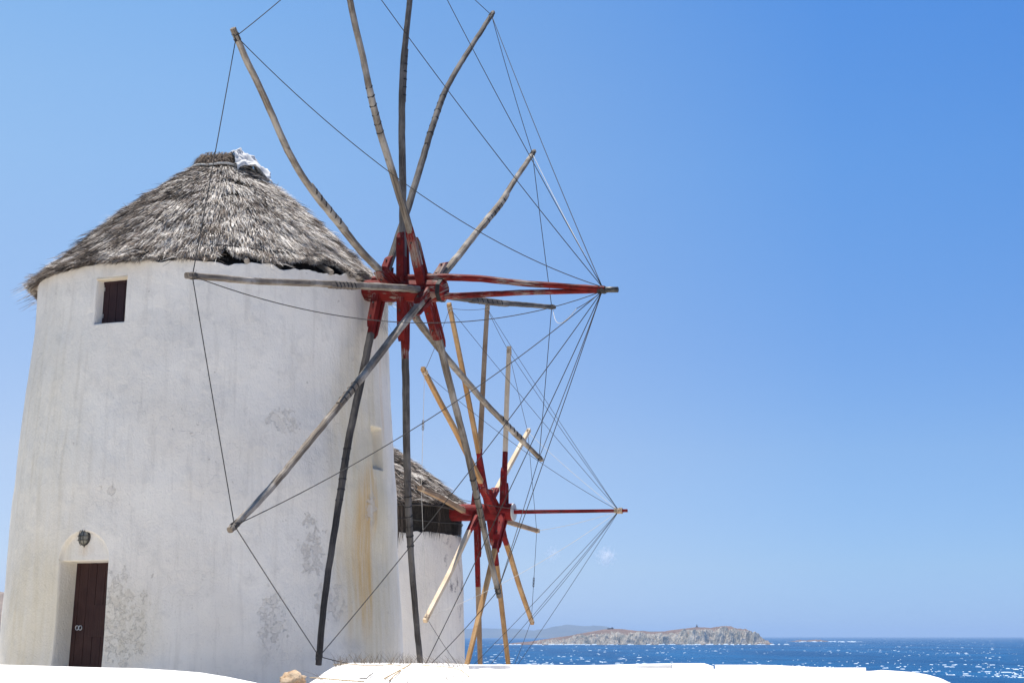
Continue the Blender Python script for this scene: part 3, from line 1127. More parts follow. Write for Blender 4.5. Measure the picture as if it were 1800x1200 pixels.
def build_wheel(mill, poles, root, rad0, rad1, mats, red, square, splints, tipname):
    """poles: key -> (station column, [photo points from hub to tip], red length m, lash range)"""
    tips = {}
    n = mill['nw']
    for key, (sx, pts, redlen, lash, wm) in poles.items():
        O, _ = axis_at(mill, sx)
        P = [O] + [on_plane(x, y, O, n) for x, y in pts]
        # start at the hub surface: keep the first point on the axis
        k, q = resample(P, .16)
        L = q[-1]
        d = (P[1] - O) if np.linalg.norm(P[1] - O) > .3 else (P[2] - O)
        d = d / np.linalg.norm(d)
        tang = np.cross(n, d)
        wob = np.array([random.uniform(-.004, .004) for _ in q])
        if not square:
            k = k + tang[None] * wob[:, None] + n[None] * (np.roll(wob, 3) * .8)[:, None]
        f0, f1 = lash
        rads = []
        for s in q:
            r = rad0 + (rad1 - rad0) * s / L
            if not square and s / L < f1:
                r *= 1.06
            if not square:
                r *= 1 + random.uniform(-.02, .02)
            rads.append(r * (1.35 if square else 1))
        mis = [1 if (q[i] + q[i + 1]) / 2 < redlen else 0 for i in range(len(q) - 1)]
        b = MB()
        b.tube(k, [r * 1.08 for r in rads] if not square else rads, 4 if square else 8, mis=mis, refup=n, phase=math.pi / 4 if square else 0, rough=0 if square else .03, square=not square)
        po = b.build('pole', [mats[wm], red], root)
        if not square:
            # scarfed-on second spar beside the joint
            i0, i1 = int(len(q) * (f0 - .02)), int(len(q) * min(f1 + .015, .99))
            b = MB()
            off = tang * (rads[i0] * .38) * (1 if random.random() < .5 else -1) + n * rads[i0] * .22
            seg = k[i0:i1 + 1]
            b.tube([p + off for p in seg], [rads[i0] * .9] * len(seg), 8, rough=.03, refup=n, square=True)
            b.build('scarf_spar', mats[wm], po)
            # strap windings
            nb = 6 if f1 - f0 > .1 else 4
            for j in range(nb):
                s = L * (f0 + (f1 - f0) * (j + .3) / nb)
                i = int(np.argmin(abs(q - s)))
                dd = k[min(i + 1, len(k) - 1)] - k[i - 1]
                dd /= np.linalg.norm(dd)
                tilt = dd + tang * random.uniform(.25, .6)
                tilt /= np.linalg.norm(tilt)
                pc = k[i] + dd * (s - q[i]) + off * .5
                hw = random.uniform(.008, .015)
                b = MB()
                b.tube([pc - tilt * hw, pc + tilt * hw], [rads[i] * 1.22] * 2, 8, refup=n, square=True)
                b.build('lashing', M['strap'], po)
        # splint boards
        for (sgn, l0, l1, w) in splints.get(key, splints['*']):
            a0 = O + d * l0 + tang * sgn * (rads[0] + .035)
            a1 = O + d * l1 + tang * sgn * (rads[0] * .95 + .03)
            b = MB()
            b.beam(a0, a1, tang * sgn, .075, w, .06, w * .92, chamf=.12)
            b.build('splint', red, po, bevel=.006)
            # bolts
            for fr in (.35, .75):
                pb = a0 + (a1 - a0) * fr
                b = MB()
                b.tube([pb + tang * sgn * .02, pb + tang * sgn * .062], .016, 6)
                b.build('bolt', M['metal'], po)
        # tip winding
        dd = k[-1] - k[-3]
        dd /= np.linalg.norm(dd)
        b = MB()
        for j in range(3):
            pc = k[-1] - dd * (.10 + .045 * j)
            b.tube([pc - dd * .02, pc + dd * .02], rads[-1] * (1.18 if not square else 1.0), 8, rough=.25)
        b.build('tip_winding', M['rope'] if not square else M['old_rope'], po)
        tips[key] = k[-1] - dd * .14
    return tips


# ================================================================== near windmill
c1 = M1['c']
W1 = thing('windmill', (c1[0], c1[1], G1 + EYE), 'large whitewashed windmill with thatched roof and bare wheel, nearest the camera', 'windmill')


def feat1(kind, px, py, su, sv, k):
    t, z = theta_on(M1, px, py)
    return (kind, t * 3.5, z, su, sv, k)


wall1 = whitewash('whitewashed_plaster', [
    feat1('ochre', 640, 880, 1.15, 4.0, .75), feat1('ochre', 672, 560, .8, 1.4, .5), feat1('ochre', 670, 1000, 1.5, 2.8, .6), feat1('ochre', 50, 900, 1.9, 4.5, .35),  # ochre at far left, here and lower down, paints warm bounce and grazing sun
    feat1('rust', 640, 975, .36, 1.75, .9), feat1('rust', 652, 880, .28, .9, .7), feat1('rust', 668, 690, .10, 1.2, .45), feat1('rust', 612, 1010, .3, 1.4, .22),
    feat1('peel', 552, 968, .42, .62, 0.56), feat1('peel', 545, 915, .25, .25, .7), feat1('peel', 652, 895, .3, .45, .6), feat1('peel', 500, 740, .45, .3, .4),
    feat1('peel', 580, 1060, .45, .5, .55), feat1('peel', 478, 1090, .35, .75, 0.38), feat1('grey', 480, 1110, .5, .8, .25), feat1('grey', 600, 1150, .8, .35, .4),
    feat1('peel', 216, 1105, .62, .85, 0.46), feat1('peel', 208, 1040, .3, .55, 0.45), feat1('peel', 196, 860, .12, .12, .6), feat1('ochre', 60, 1080, 1.5, 1.6, .5), feat1('ochre', 210, 1110, .9, 1.0, .35), feat1('rust', 145, 965, .25, .14, .25), feat1('rust', 103, 1150, .12, .5, .4)])

td, zd1 = theta_on(M1, 149, 985)       # door opening
zd_lintel = zd1
t_dl, _ = theta_on(M1, 106, 990)
t_dr, _ = theta_on(M1, 190, 990)
t_door = (t_dl + t_dr) / 2
hw_door = (t_dr - t_dl) / 2 * 3.72
_, z_arch = theta_on(M1, 147, 934)
t_wl, _ = theta_on(M1, 168, 528)
t_wr, z_wm = theta_on(M1, 220, 528)
_, z_wt = theta_on(M1, 198, 487)
_, z_wb = theta_on(M1, 193, 566)
t_win = (t_wl + t_wr) / 2
hw_win = (t_wr - t_wl) / 2 * 3.39
t_sl, z_sm = theta_on(M1, 653, 787)
t_sr, _ = theta_on(M1, 671, 787)
_, z_st = theta_on(M1, 661, 752)
_, z_sb = theta_on(M1, 662, 823)
t_slit = (t_sl + t_sr) / 2
hw_slit = (t_sr - t_sl) / 2 * 3.46
DOOR_D, WIN_D, SLIT_D = .46, .26, .16


def open_door(T, Z):
    sd = sd_box((T - t_door) * 3.72, Z, hw_door, DOOR_Z, zd_lintel)
    rec = DOOR_D * sstep(.012, -.028, sd)
    # shallow arched niche above
    du = (T - t_door) * 3.72
    rise = z_arch - zd_lintel
    inside = np.hypot(du / (hw_door * 1.0), np.maximum(Z - zd_lintel, 0) / rise)
    nic = .075 * sstep(1.04, .95, inside) * (Z > zd_lintel - .05)
    return np.maximum(rec, nic)


def open_win(T, Z):
    # reveals splay a little towards the left
    sd = sd_box((T - t_win) * 3.39, Z, hw_win, z_wb, z_wt)
    return WIN_D * sstep(.012, -.028, sd)


def open_slit(T, Z):
    sd = sd_box((T - t_slit) * 3.46, Z, hw_slit, z_sb, z_st)
    return SLIT_D * sstep(.02, -.05, sd)


def crumble1(T):
    edge = .055 * fbm(T * 9, T * 0 + 2, oct=4, seed=12) - .03
    front = sstep(-.35, .15, T)
    return edge * (.3 + .9 * front) + .02


ZT1 = 6.5
wall_o = tower_mesh(M1, G1 - .4, ZT1, wall1, W1, [open_door, open_win, open_slit], 3,
                    [(t_door - .22, t_door + .22), (t_win - .14, t_win + .14), (t_slit - .12, t_slit + .12)],
                    [(zd_lintel - .1, z_arch + .1), (z_wb - .1, z_wt + .1), (z_sb - .1, z_st + .1), (ZT1 - .3, ZT1)], crumble1, (.045, .02))


def wall_frame(mill, t, z, inset):
    """origin, right, up and outward vectors of the wall surface set back by inset"""
    dz = .3
    r0, r1 = float(mill['R'](z - dz)), float(mill['R'](z + dz))
    rr = float(mill['R'](z)) - inset
    out = np.array([math.sin(t), -math.cos(t), 0])
    right = np.array([math.cos(t), math.sin(t), 0])
    up = out * (r1 - r0) / (2 * dz) + np.array([0, 0, 1.0])
    up /= np.linalg.norm(up)
    o = np.array([mill['c'][0], mill['c'][1], 0]) + out * rr + np.array([0, 0, z + EYE])
    return o, right, up, np.cross(right, up)


# door: backing with boards, patch panel, ring pulls
zdm = (DOOR_Z + zd_lintel) / 2
o_, r_, u_, n_ = wall_frame(M1, t_door, zdm, DOOR_D - .055)
if np.dot(n_, [math.sin(t_door), -math.cos(t_door), 0]) < 0: n_ = -n_
hgt = zd_lintel - DOOR_Z + .06
b = MB(); b.beam(o_ - u_ * hgt / 2 - n_ * .03, o_ + u_ * hgt / 2 - n_ * .03, r_, hw_door * 2 + .1, .03)
door = b.build('door', M['door'], W1)
nb = 6
bw = (hw_door * 2 + .04) / nb
for i in range(nb):
    cx = (i + .5 - nb / 2) * bw
    b = MB()
    q = o_ + r_ * cx + n_ * random.uniform(-.002, .002)
    b.beam(q - u_ * (hgt / 2 - .005), q + u_ * (hgt / 2 - .01), r_, bw - .007, .028)
    b.build('plank', M['door'], door, bevel=.003)
b = MB()
q = o_ + r_ * .09 + u_ * .06 + n_ * .018
b.beam(q - u_ * .27, q + u_ * .27, r_, .34, .012)
b.build('patch_panel', M['door'], door, bevel=.005)
for sx in (-1, 1):
    b = MB()
    cc = o_ - r_ * (hw_door - .235) + u_ * (-.06) + n_ * .034 + r_ * sx * .034
    ring = [cc + r_ * math.cos(a) * .033 + u_ * math.sin(a) * .037 for a in np.linspace(0, 2 * math.pi, 17)]
    b.tube(ring, .0075, 6, refup=n_, cap=False)
    b.build('ring_pull', M['steel'], door, True)

o2, r2, u2, n2 = wall_frame(M1, t_door, DOOR_Z - .2, -.10)
b = MB(); b.box(o2, hw_door * 2 + .35, .6, .38, t_door)
b.build('door_step', M['lime'], W1, bevel=.03)

# window shutter: three boards, hinges, timber lintel with cream bounce light put into its colour
zwm = (z_wb + z_wt) / 2
o_, r_, u_, n_ = wall_frame(M1, t_win, zwm, WIN_D - .05)
if np.dot(n_, [math.sin(t_win), -math.cos(t_win), 0]) < 0: n_ = -n_
hgt = z_wt - z_wb
b = MB(); b.beam(o_ - u_ * (hgt / 2 + .02) - n_ * .03, o_ + u_ * (hgt / 2 + .02) - n_ * .03, r_, hw_win * 2 + .06, .03)
shut = b.build('shutter', M['shutter'], W1)
bw = (hw_win * 2 + .02) / 4
for i in range(4):
    q = o_ + r_ * (i - 1.5) * bw
    b = MB(); b.beam(q - u_ * (hgt / 2), q + u_ * (hgt / 2 - .01), r_, bw - .008, .028)
    b.build('board', M['shutter'], shut, bevel=.003)
b = MB(); q = o_ + u_ * (hgt / 2 - .05) + n_ * .02
b.beam(q - r_ * (hw_win - .02), q + r_ * (hw_win - .02), u_, .05, .016)
b.build('ledge_board', M['shutter'], shut)
for sx in (-1, 1):
    for sz in (-1, 1):
        b = MB(); q = o_ + r_ * sx * (hw_win - .055) + u_ * sz * hgt * .30 + n_ * .024
        b.beam(q - u_ * .035, q + u_ * .035, r_, .016, .012)
        b.build('hinge', M['steel'], shut)
lint = mat_wood('bounce_lit_lintel_timber', (.68, .60, .47), (.58, .49, .36), (.74, .68, .58), .8)
o_, r_, u_, n_ = wall_frame(M1, t_win, z_wt - .012, .135)
b = MB(); b.beam(o_ - r_ * (hw_win + .01), o_ + r_ * (hw_win + .01), n_, .24, .03)
b.build('lintel', lint, W1)

# roof of the near mill
prof1 = [(3.33, 6.50), (3.17, 6.63), (2.88, 6.92), (2.44, 7.36), (1.93, 7.86), (1.44, 8.30), (.95, 8.70), (.64, 8.94), (.56, 9.0)]


def th_px(px):
    return math.asin(max(-1, min(1, (px - 367) / 312)))


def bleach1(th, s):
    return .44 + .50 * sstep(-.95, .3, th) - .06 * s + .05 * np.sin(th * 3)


def cut1(T):
    h = np.where(T < -.12, .13, .0) + np.zeros_like(T)
    h = h + .09 * fbm(T * 7, T * 0 + 1, oct=3, seed=31)
    gap = sstep(-.10, .12, T) * sstep(1.35, 1.15, T)
    h = h - gap * (.13 + .24 * np.clip(fbm(T * 8, T * 0 + 5, oct=2, seed=18), -.9, .5))
    h = h + sstep(-1.0, -1.3, T) * .04
    return h


S_hole = [(th_px(468), 3.05, .22, .13), (th_px(470), 2.45, .16, .10), (th_px(352), 1.75, .07, .10), (th_px(520), 2.95, .18, .10), (th_px(330), .95, .08, .1)]
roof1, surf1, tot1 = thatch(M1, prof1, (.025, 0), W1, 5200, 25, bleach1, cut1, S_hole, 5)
# dark sheet added under the eave to paint the shade of the gap
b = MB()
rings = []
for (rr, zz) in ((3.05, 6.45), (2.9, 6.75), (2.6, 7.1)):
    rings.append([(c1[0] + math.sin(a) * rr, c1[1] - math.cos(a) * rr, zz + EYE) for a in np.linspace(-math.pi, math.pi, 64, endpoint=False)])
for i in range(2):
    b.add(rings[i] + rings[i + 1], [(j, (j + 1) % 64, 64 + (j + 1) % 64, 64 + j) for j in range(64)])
b.build('eave_gap_shade', M['under'], roof1)
# rafter ends peeping out under the eave
for px in (405, 470, 598, 640):
    a = th_px(px)
    p0 = np.array([c1[0] + math.sin(a) * 3.0, c1[1] - math.cos(a) * 3.0, 6.72 + EYE])
    p1 = np.array([c1[0] + math.sin(a) * 3.40, c1[1] - math.cos(a) * 3.40, 6.50 + EYE])
    b = MB(); b.tube([p0, p1], [.055, .05], 8, rough=.1)
    b.build('rafter', M['grey_wood'], roof1)
# thin lath tied round the eave at the front
b = MB()
pts = []
for q in np.linspace(0, 1, 30):
    a = th_px(385) + (th_px(668) - th_px(385)) * q
    p = surf1(np.array([a]), np.array([.40 - .14 * q]))[0]
    pts.append(p + np.array([math.sin(a), -math.cos(a), .75]) * .085 + np.array([0, 0, .012 * math.sin(q * 17)]))
b.tube(pts, [.018 + .006 * math.sin(i * 1.7) for i in range(30)], 6)
b.build('lath', M['dark_wood'], roof1, True)
# cap: bundled straw ring, cord and a draped white cloth
ctop = surf1(np.array([0.0]), np.array([tot1]))[0]
capc = np.array([c1[0] + .025 * (9.0 - 6.50), c1[1], 0])
rg = np.random.default_rng(3)
n = 2600
a = rg.uniform(-math.pi, math.pi, n)
h = rg.uniform(0, 1, n)
rr = .60 - .12 * h ** 2
roots = np.stack([capc[0] + np.sin(a) * rr, capc[1] - np.cos(a) * rr, 9.0 + .33 * h + EYE], -1)
side = np.stack([np.cos(a), np.sin(a), np.zeros(n)], -1)
outw = np.stack([np.sin(a), -np.cos(a), np.zeros(n)], -1)
dirs = outw * rg.uniform(-.2, .5, n)[:, None] + side * rg.normal(0, .5, n)[:, None] + np.array([0, 0, -1.0]) * rg.uniform(.3, 1, n)[:, None]
dirs /= np.linalg.norm(dirs, axis=1)[:, None]
tone = rg.uniform(.3, 1.25, n)[:, None]
strands(roots, dirs, side, outw, rg.uniform(.08, .2, n), rg.uniform(.009, .018, n), rg.uniform(.0, .04, n), np.zeros(n), np.array([[.24, .18, .135]]) * tone, 'cap_straw', roof1, M['straw'])
b = MB()
b.tube([capc + np.array([0, 0, z + EYE]) for z in (8.9, 9.1, 9.26, 9.33)], [.60, .58, .5, .25], 24)
b.build('roof_cap', M['under'], roof1, True)
b = MB()
ring = [capc + np.array([math.sin(a) * (.655 + .012 * math.sin(5 * a)), -math.cos(a) * (.655 + .012 * math.sin(5 * a)), 9.03 + .012 * math.sin(7 * a) + EYE]) for a in np.linspace(0, 2 * math.pi, 60)]
b.tube(ring, .024, 6, cap=False, rough=.5)
b.build('binding_cord', M['white_rope'], roof1, True)
# cloth: a rumpled sheet over the right shoulder of the cap
nu, nv = 40, 30
U, V = np.meshgrid(np.linspace(.5, 1.75, nu), np.linspace(0, 1, nv), indexing='ij')
zc = 9.42 - .52 * V ** 1.25 - .06 * (U - .9)
rc = .42 + .52 * V + .11 * fbm(U * 4, V * 3, oct=4, seed=9) + .05 * np.sin(U * 9 + V * 4)
zc = zc + .12 * fbm(U * 3.4 + 5, V * 3.4, oct=3, seed=19) - .07 * (1 - sstep(0, .3, V)) - .10 * sstep(1.3, 1.75, U)
vv = np.stack([capc[0] + np.sin(U) * rc, capc[1] - np.cos(U) * rc, zc + EYE], -1).reshape(-1, 3)
cl = np_mesh('cloth_cover', vv, grid_faces(nu, nv), M['cloth'], roof1)
cl.modifiers.new('thick', 'SOLIDIFY').thickness = .012
# black strands hanging below the right eave behind the hub
n = 160
rg = np.random.default_rng(8)
a = rg.uniform(1.18, 1.62, n)
roots = np.stack([c1[0] + np.sin(a) * 3.42, c1[1] - np.cos(a) * 3.42, rg.uniform(5.75, 6.5, n) + EYE], -1)
dirs = np.stack([rg.uniform(.1, .7, n), rg.normal(0, .3, n), rg.uniform(-1, -.5, n)], -1)
dirs /= np.linalg.norm(dirs, axis=1)[:, None]
side = np.stack([np.cos(a), np.sin(a), np.zeros(n)], -1)
strands(roots, dirs, side, dirs * 0, rg.uniform(.1, .35, n), np.full(n, .008), np.zeros(n), np.zeros(n), np.full((n, 3), .03), 'loose_straw', roof1, M['straw'])

# hub and bowsprit
def axial(mill, t, h=0.0, s=0.0):
    return mill['H'] + mill['n'] * t + mill['e1'] * h + mill['e2'] * s


_, ta = axis_at(M1, 639)
_, tb = axis_at(M1, 783)
b = MB()
b.tube([axial(M1, ta - 1.6), axial(M1, ta + .02)], [.13, .13], 10)
b.build('axle', M['grey_wood'], W1)
b = MB()
pr = [(ta, .10, -.01), (ta + .015, .165, -.01), (ta + .07, .205, -.0), (ta + .16, .218, 0), ((ta + tb) / 2, .215, 0), (tb - .22, .215, 0), (tb - .03, .205, 0), (tb, .17, 0)]
b.tube([axial(M1, t, dz) for t, r, dz in pr], [r for t, r, dz in pr], 8, refup=M1['e1'], phase=math.pi / 8)
hub = b.build('hub', M['red'], W1, bevel=.008)
b = MB()
b.tube([axial(M1, tb - .11), axial(M1, tb - .03)], [.2195, .2175], 8, refup=M1['e1'], phase=math.pi / 8)
b.build('iron_band', M['strap'], hub)
for px, hh in ((690, .235), (753, .235)):
    _, t = axis_at(M1, px)
    b = MB()
    b.beam(axial(M1, t, hh - .05, -.02), axial(M1, t + .01, hh + .09, -.02), M1['n'], .05, .05)
    b.tube([axial(M1, t - .05, hh + .05, -.02), axial(M1, t + .06, hh + .06, -.02)], .014, 6)
    b.build('iron_pin', M['metal'], hub)
_, t0 = axis_at(M1, 655)
_, t1 = axis_at(M1, 783)
_, t2 = axis_at(M1, 1064)
_, t3 = axis_at(M1, 1086)
b = MB()
ts = np.linspace(t0, t2, 26)
k = (ts - t0) / (t2 - t0)
hh = np.interp(ts, [t0, t1 - .7, t1, t1 + .7, t1 + 1.6, t2], [.20, .235, .245, .215, .115, .012])
b.tube([axial(M1, t, h_, -.02) for t, h_ in zip(ts, hh)], [.078 * (1 - .38 * q) * (1 + random.uniform(-.05, .05)) for q in k], 8, refup=M1['e1'], phase=math.pi / 8, rough=.06)
b.build('bowsprit', M['red'], W1)
b = MB()
ts = np.linspace(t1 - .05, t2 + .02, 20)
hh = np.interp(ts, [t1, t1 + 1.6, t2], [-.10, -.035, -.012])
b.tube([axial(M1, t, h_, .03) for t, h_ in zip(ts, hh)], [.06 * (1 - .3 * q) for q in np.linspace(0, 1, 20)], 8, refup=M1['e1'], phase=math.pi / 8, rough=.06)
b.build('bowsprit', M['red'], W1)
b = MB()
b.tube([axial(M1, t2 - .12), axial(M1, t3)], [.052, .05], 12)
b.build('bowsprit_cap', M['metal'], W1, True)
b = MB()
for i in range(6):
    pc = axial(M1, t2 - .12 + i * .022)
    b.tube([pc - M1['n'] * .012, pc + M1['n'] * .012], .068, 10, rough=.35)
b.build('rope_collar', M['rope'], W1)

P1 = {
    'A': (702, [(690, 497), (637, 445), (590, 386), (545, 331), (515, 284), (497, 246), (478, 201), (455, 150), (430, 100), (409, 50)], .82, (.36, .52), 'grey_wood'),
    'B': (748, [(735, 455), (715, 385), (690, 303), (668, 232), (652, 170), (642, 120), (631, 70), (617, 15), (605, -60), (598, -112)], .5, (.46, .61), 'grey_wood'),
    'C': (709, [(708, 430), (708, 330), (706, 200), (708, 118), (714, 60), (720, 5), (728, -70), (732, -118)], .6, (.50, .63), 'dark_grey'),
    'D': (668, [(683, 470), (697, 425), (719, 360), (740, 290), (760, 222), (780, 165), (800, 127), (835, 72), (867, 22)], .4, (.45, .60), 'dark_grey'),
    'E': (760, [(773, 488), (800, 457), (850, 393), (880, 357), (896, 330), (919, 296), (939, 266)], .45, (.47, .66), 'grey_wood'),
    'F': (752, [(790, 521), (830, 526), (880, 532), (974, 540)], .2, (.32, .55), 'dark_grey'),
    'G': (700, [(720, 545), (745, 578), (790, 635), (850, 705), (900, 757), (952, 808)], .5, (.68, .84), 'grey_wood'),
    'H': (748, [(757, 535), (779, 628), (800, 712), (822, 795), (838, 872), (855, 950), (866, 1000), (878, 1049)], 1.05, (.60, .78), 'grey_wood'),
    'I': (709, [(709, 540), (713, 650), (715, 800), (718, 900), (724, 1000), (731, 1080), (738, 1160), (742, 1196)], 1.3, (.53, .68), 'dark_grey'),
    'J': (668, [(663, 530), (645, 620), (630, 690), (611, 780), (601, 850), (590, 920), (576, 1010), (566, 1090), (560, 1168)], 1.0, (.46, .62), 'dark_wood'),
    'K': (757, [(746, 524), (700, 580), (650, 645), (590, 720), (560, 756), (500, 830), (450, 886), (404, 931)], .5, (.44, .52), 'grey_wood'),
    'L': (748, [(720, 507), (650, 503), (560, 498), (480, 496), (420, 492), (370, 487), (328, 484)], .35, (.36, .46), 'grey_wood'),
}
M['dark_grey'] = mat_wood('dark_grey_wood', (.125, .107, .092), (.045, .038, .033), (.21, .19, .17), 1.0)
SPL = {'*': [(1, .1, .9, .15), (-1, .1, .7, .15)], 'F': [], 'L': [], 'A': [(1, .15, .88, .16), (-1, .15, .82, .16)], 'B': [(1, .1, 1.22, .17), (-1, .1, 1.0, .14)],
       'C': [(1, .1, 1.12, .16), (-1, .1, 1.0, .15)], 'H': [(1, .1, 1.15, .17), (-1, .1, .95, .15)], 'I': [(1, .1, 1.2, .15), (-1, .1, .98, .15)],
       'J': [(1, .1, 1.05, .16), (-1, .1, .85, .15)]}
tips1 = build_wheel(M1, P1, W1, .064, .048, M, M['red'], False, SPL, '1')
order = 'ABCDEFGHIJKL'
bow = axial(M1, t2 - .06, -.03)
bowu = axial(M1, t2 - .06, .05)
sag_rim = {'A': .1, 'B': .1, 'C': .1, 'D': .12, 'E': .1, 'F': .0, 'G': .05, 'H': .1, 'I': .1, 'J': .02, 'K': .03, 'L': .05}
for i, k_ in enumerate(order):
    if k_ == 'F':
        pass
    rope(M1, tips1[k_], tips1[order[(i + 1) % 12]], sag_rim[k_] * .5, 0.0078, M['rope'], W1)
sag_bow = {'A': .55, 'B': .12, 'C': .10, 'D': .08, 'E': .05, 'G': .05, 'H': .05, 'I': .06, 'J': .15, 'K': .28, 'L': .62}
for k_, s_ in sag_bow.items():
    up = tips1[k_][2] > M1['H'][2] + .4
    rope(M1, tips1[k_], bowu if up else bow, s_, 0.0078 if k_ != 'E' else .006, M['white_rope'] if k_ == 'E' else M['rope'], W1, 28)
# slack white cord from the short far pole up to the stay
pF = tips1['F'] + M1['n'] * .02
mid = tips1['F'] * .45 + bow * .55 - np.array([0, 0, .18])
b = MB()
t = np.linspace(0, 1, 24)[:, None]
ctrl = [pF, pF + np.array([.05, 0, -.42]), mid + np.array([-.35, 0, -.45]), mid]
cur = (1 - t) ** 3 * ctrl[0] + 3 * (1 - t) ** 2 * t * ctrl[1] + 3 * (1 - t) * t ** 2 * ctrl[2] + t ** 3 * ctrl[3]
b.tube(cur, .006, 5)
b.build('rope', M['white_rope'], W1, True)
rope(M1, mid, bow, .02, 0.0078, M['rope'], W1)

# ------------------------------------------------------------------ bulkhead lamp over the door (hangs on the wall)
tl, zl = theta_on(M1, 146, 944)
o_, r_, u_, n_ = wall_frame(M1, tl, zl, .075)
if np.dot(n_, [math.sin(tl), -math.cos(tl), 0]) < 0: n_ = -n_
LP = thing('wall_lamp', o_, 'oval caged bulkhead lamp over the brown door', 'lamp')


def oval(c, a, h, n=24):
    return [c + r_ * math.cos(t) * a + u_ * math.sin(t) * h for t in np.linspace(0, 2 * math.pi, n, endpoint=False)]


b = MB()
nseg = 24
layers = [oval(o_, .115, .14), oval(o_ + n_ * .05, .115, .14), oval(o_ + n_ * .055, .095, .12)]
b.add(sum(layers, []), [(i * nseg + j, i * nseg + (j + 1) % nseg, (i + 1) * nseg + (j + 1) % nseg, (i + 1) * nseg + j) for i in range(2) for j in range(nseg)])
b.build('lamp_base', M['metal'], LP, True)
b = MB()
layers = [oval(o_ + n_ * (.05 + .085 * math.sin(q)), .095 * math.cos(q), .12 * math.cos(q)) for q in np.linspace(0, 1.5, 8)]
b.add(sum(layers, []), [(i * nseg + j, i * nseg + (j + 1) % nseg, (i + 1) * nseg + (j + 1) % nseg, (i + 1) * nseg + j) for i in range(7) for j in range(nseg)])
b.build('glass', M['glass_lamp'], LP, True)
for xo in (-.045, 0, .045):
    b = MB()
    b.tube([o_ + r_ * xo * (1 if abs(q) < 1.2 else 1) + u_ * math.sin(q) * .135 + n_ * (.055 + .095 * math.cos(q) * (1 - abs(xo) * 4)) for q in np.linspace(-1.5, 1.5, 14)], .006, 5)
    b.build('cage_bar', M['metal'], LP, True)
for zo in (-.05, .02):
    b = MB()
    b.tube([o_ + u_ * zo + r_ * math.sin(q) * .11 + n_ * (.055 + .092 * math.cos(q)) for q in np.linspace(-1.5, 1.5, 14)], .006, 5)
    b.build('cage_bar', M['metal'], LP, True)
b = MB()
b.tube([o_ - u_ * .135 + n_ * .03, o_ - u_ * .165 + n_ * .03], [.016, .008], 8)
b.build('cage_screw', M['metal'], LP)

# ================================================================== second windmill
c2 = M2['c']
W2 = thing('windmill', (c2[0], c2[1], G2 + EYE), 'smaller whitewashed windmill with red hub and new pine poles, farther downhill', 'windmill')


def feat2(kind, px, py, su, sv, k):
    t, z = theta_on(M2, px, py)
    return (kind, t * 3.5, z, su, sv, k)


wall2 = whitewash('whitewashed_plaster_lower_mill', [feat2('mould', 806, 1030, .8, 1.1, .85), feat2('mould', 790, 970, .7, .5, .5), feat2('grey', 812, 1000, .7, 1.5, .25)])
ZT2 = 2.66
tower_mesh(M2, G2 - .6, ZT2, wall2, W2, [], 13, [], [(ZT2 - .3, ZT2)], lambda T: .04 * fbm(T * 8, T * 0 + 7, oct=3, seed=3), (.07, .03))
prof2 = [(3.30, 3.42), (3.16, 3.52), (2.85, 3.80), (2.4, 4.22), (1.9, 4.62), (1.35, 5.0), (.8, 5.3), (.5, 5.45)]


def bleach2(th, s):
    return .60 + .1 * np.sin(th * 5 + 1) - .25 * sstep(.75, 1.0, s)


roof2, surf2, tot2 = thatch(M2, prof2, (0, 0), W2, 2500, 17, bleach2, lambda T: .03 + .08 * fbm(T * 8, T * 0, oct=3, seed=4), [(1.0, 1.6, .12, .16), (.8, .7, .1, .12), (1.1, .9, .09, .14), (.62, 1.3, .08, .12), (.9, 1.9, .1, .12), (1.25, .3, .1, .1), (.7, .35, .1, .1)], 15, 1.5)
# dark band of old hanging straw under the eave
b = MB()
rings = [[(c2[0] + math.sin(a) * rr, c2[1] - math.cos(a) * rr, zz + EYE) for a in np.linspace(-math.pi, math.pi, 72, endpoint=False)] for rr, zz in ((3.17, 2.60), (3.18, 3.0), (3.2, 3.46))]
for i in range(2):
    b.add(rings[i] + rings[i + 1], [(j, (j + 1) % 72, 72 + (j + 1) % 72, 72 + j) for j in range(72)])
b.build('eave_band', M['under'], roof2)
rg = np.random.default_rng(21)
n = 5200
a = rg.uniform(-math.pi, math.pi, n)
cl_ = vnoise(a * 9, a * 0, seed=6)
long = np.where(cl_ > .35, .35, 0)
roots = np.stack([c2[0] + np.sin(a) * 3.24, c2[1] - np.cos(a) * 3.24, rg.uniform(3.0, 3.5, n) + EYE], -1)
side = np.stack([np.cos(a), np.sin(a), np.zeros(n)], -1)
outw = np.stack([np.sin(a), -np.cos(a), np.zeros(n)], -1)
dirs = np.array([[0, 0, -1.0]]) + side * rg.normal(0, .14, n)[:, None]
dirs /= np.linalg.norm(dirs, axis=1)[:, None]
keep = (cl_ > -.45)
tone = (rg.uniform(.25, 1.0, n) * (.55 + .9 * (cl_ > .25)))[:, None]
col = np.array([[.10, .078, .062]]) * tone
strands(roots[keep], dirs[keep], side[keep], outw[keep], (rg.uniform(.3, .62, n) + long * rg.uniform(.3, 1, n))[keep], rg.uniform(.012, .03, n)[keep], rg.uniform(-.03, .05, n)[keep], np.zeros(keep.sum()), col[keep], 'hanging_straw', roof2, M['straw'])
b = MB()
b.tube([(c2[0] + math.sin(a) * 3.29, c2[1] - math.cos(a) * 3.29, 2.98 + .03 * math.sin(a * 5) + EYE) for a in np.linspace(-math.pi, math.pi, 90)], .014, 5, cap=False)
b.build('binding_wire', M['rope'], roof2, True)
b = MB()
b.tube([(c2[0] + math.sin(a) * 3.33, c2[1] - math.cos(a) * 3.33, 3.36 + .02 * math.sin(a * 9) + EYE) for a in np.linspace(.35, 1.4, 20)], .03, 6)
b.build('lath', M['dark_wood'], roof2, True)
b = MB()
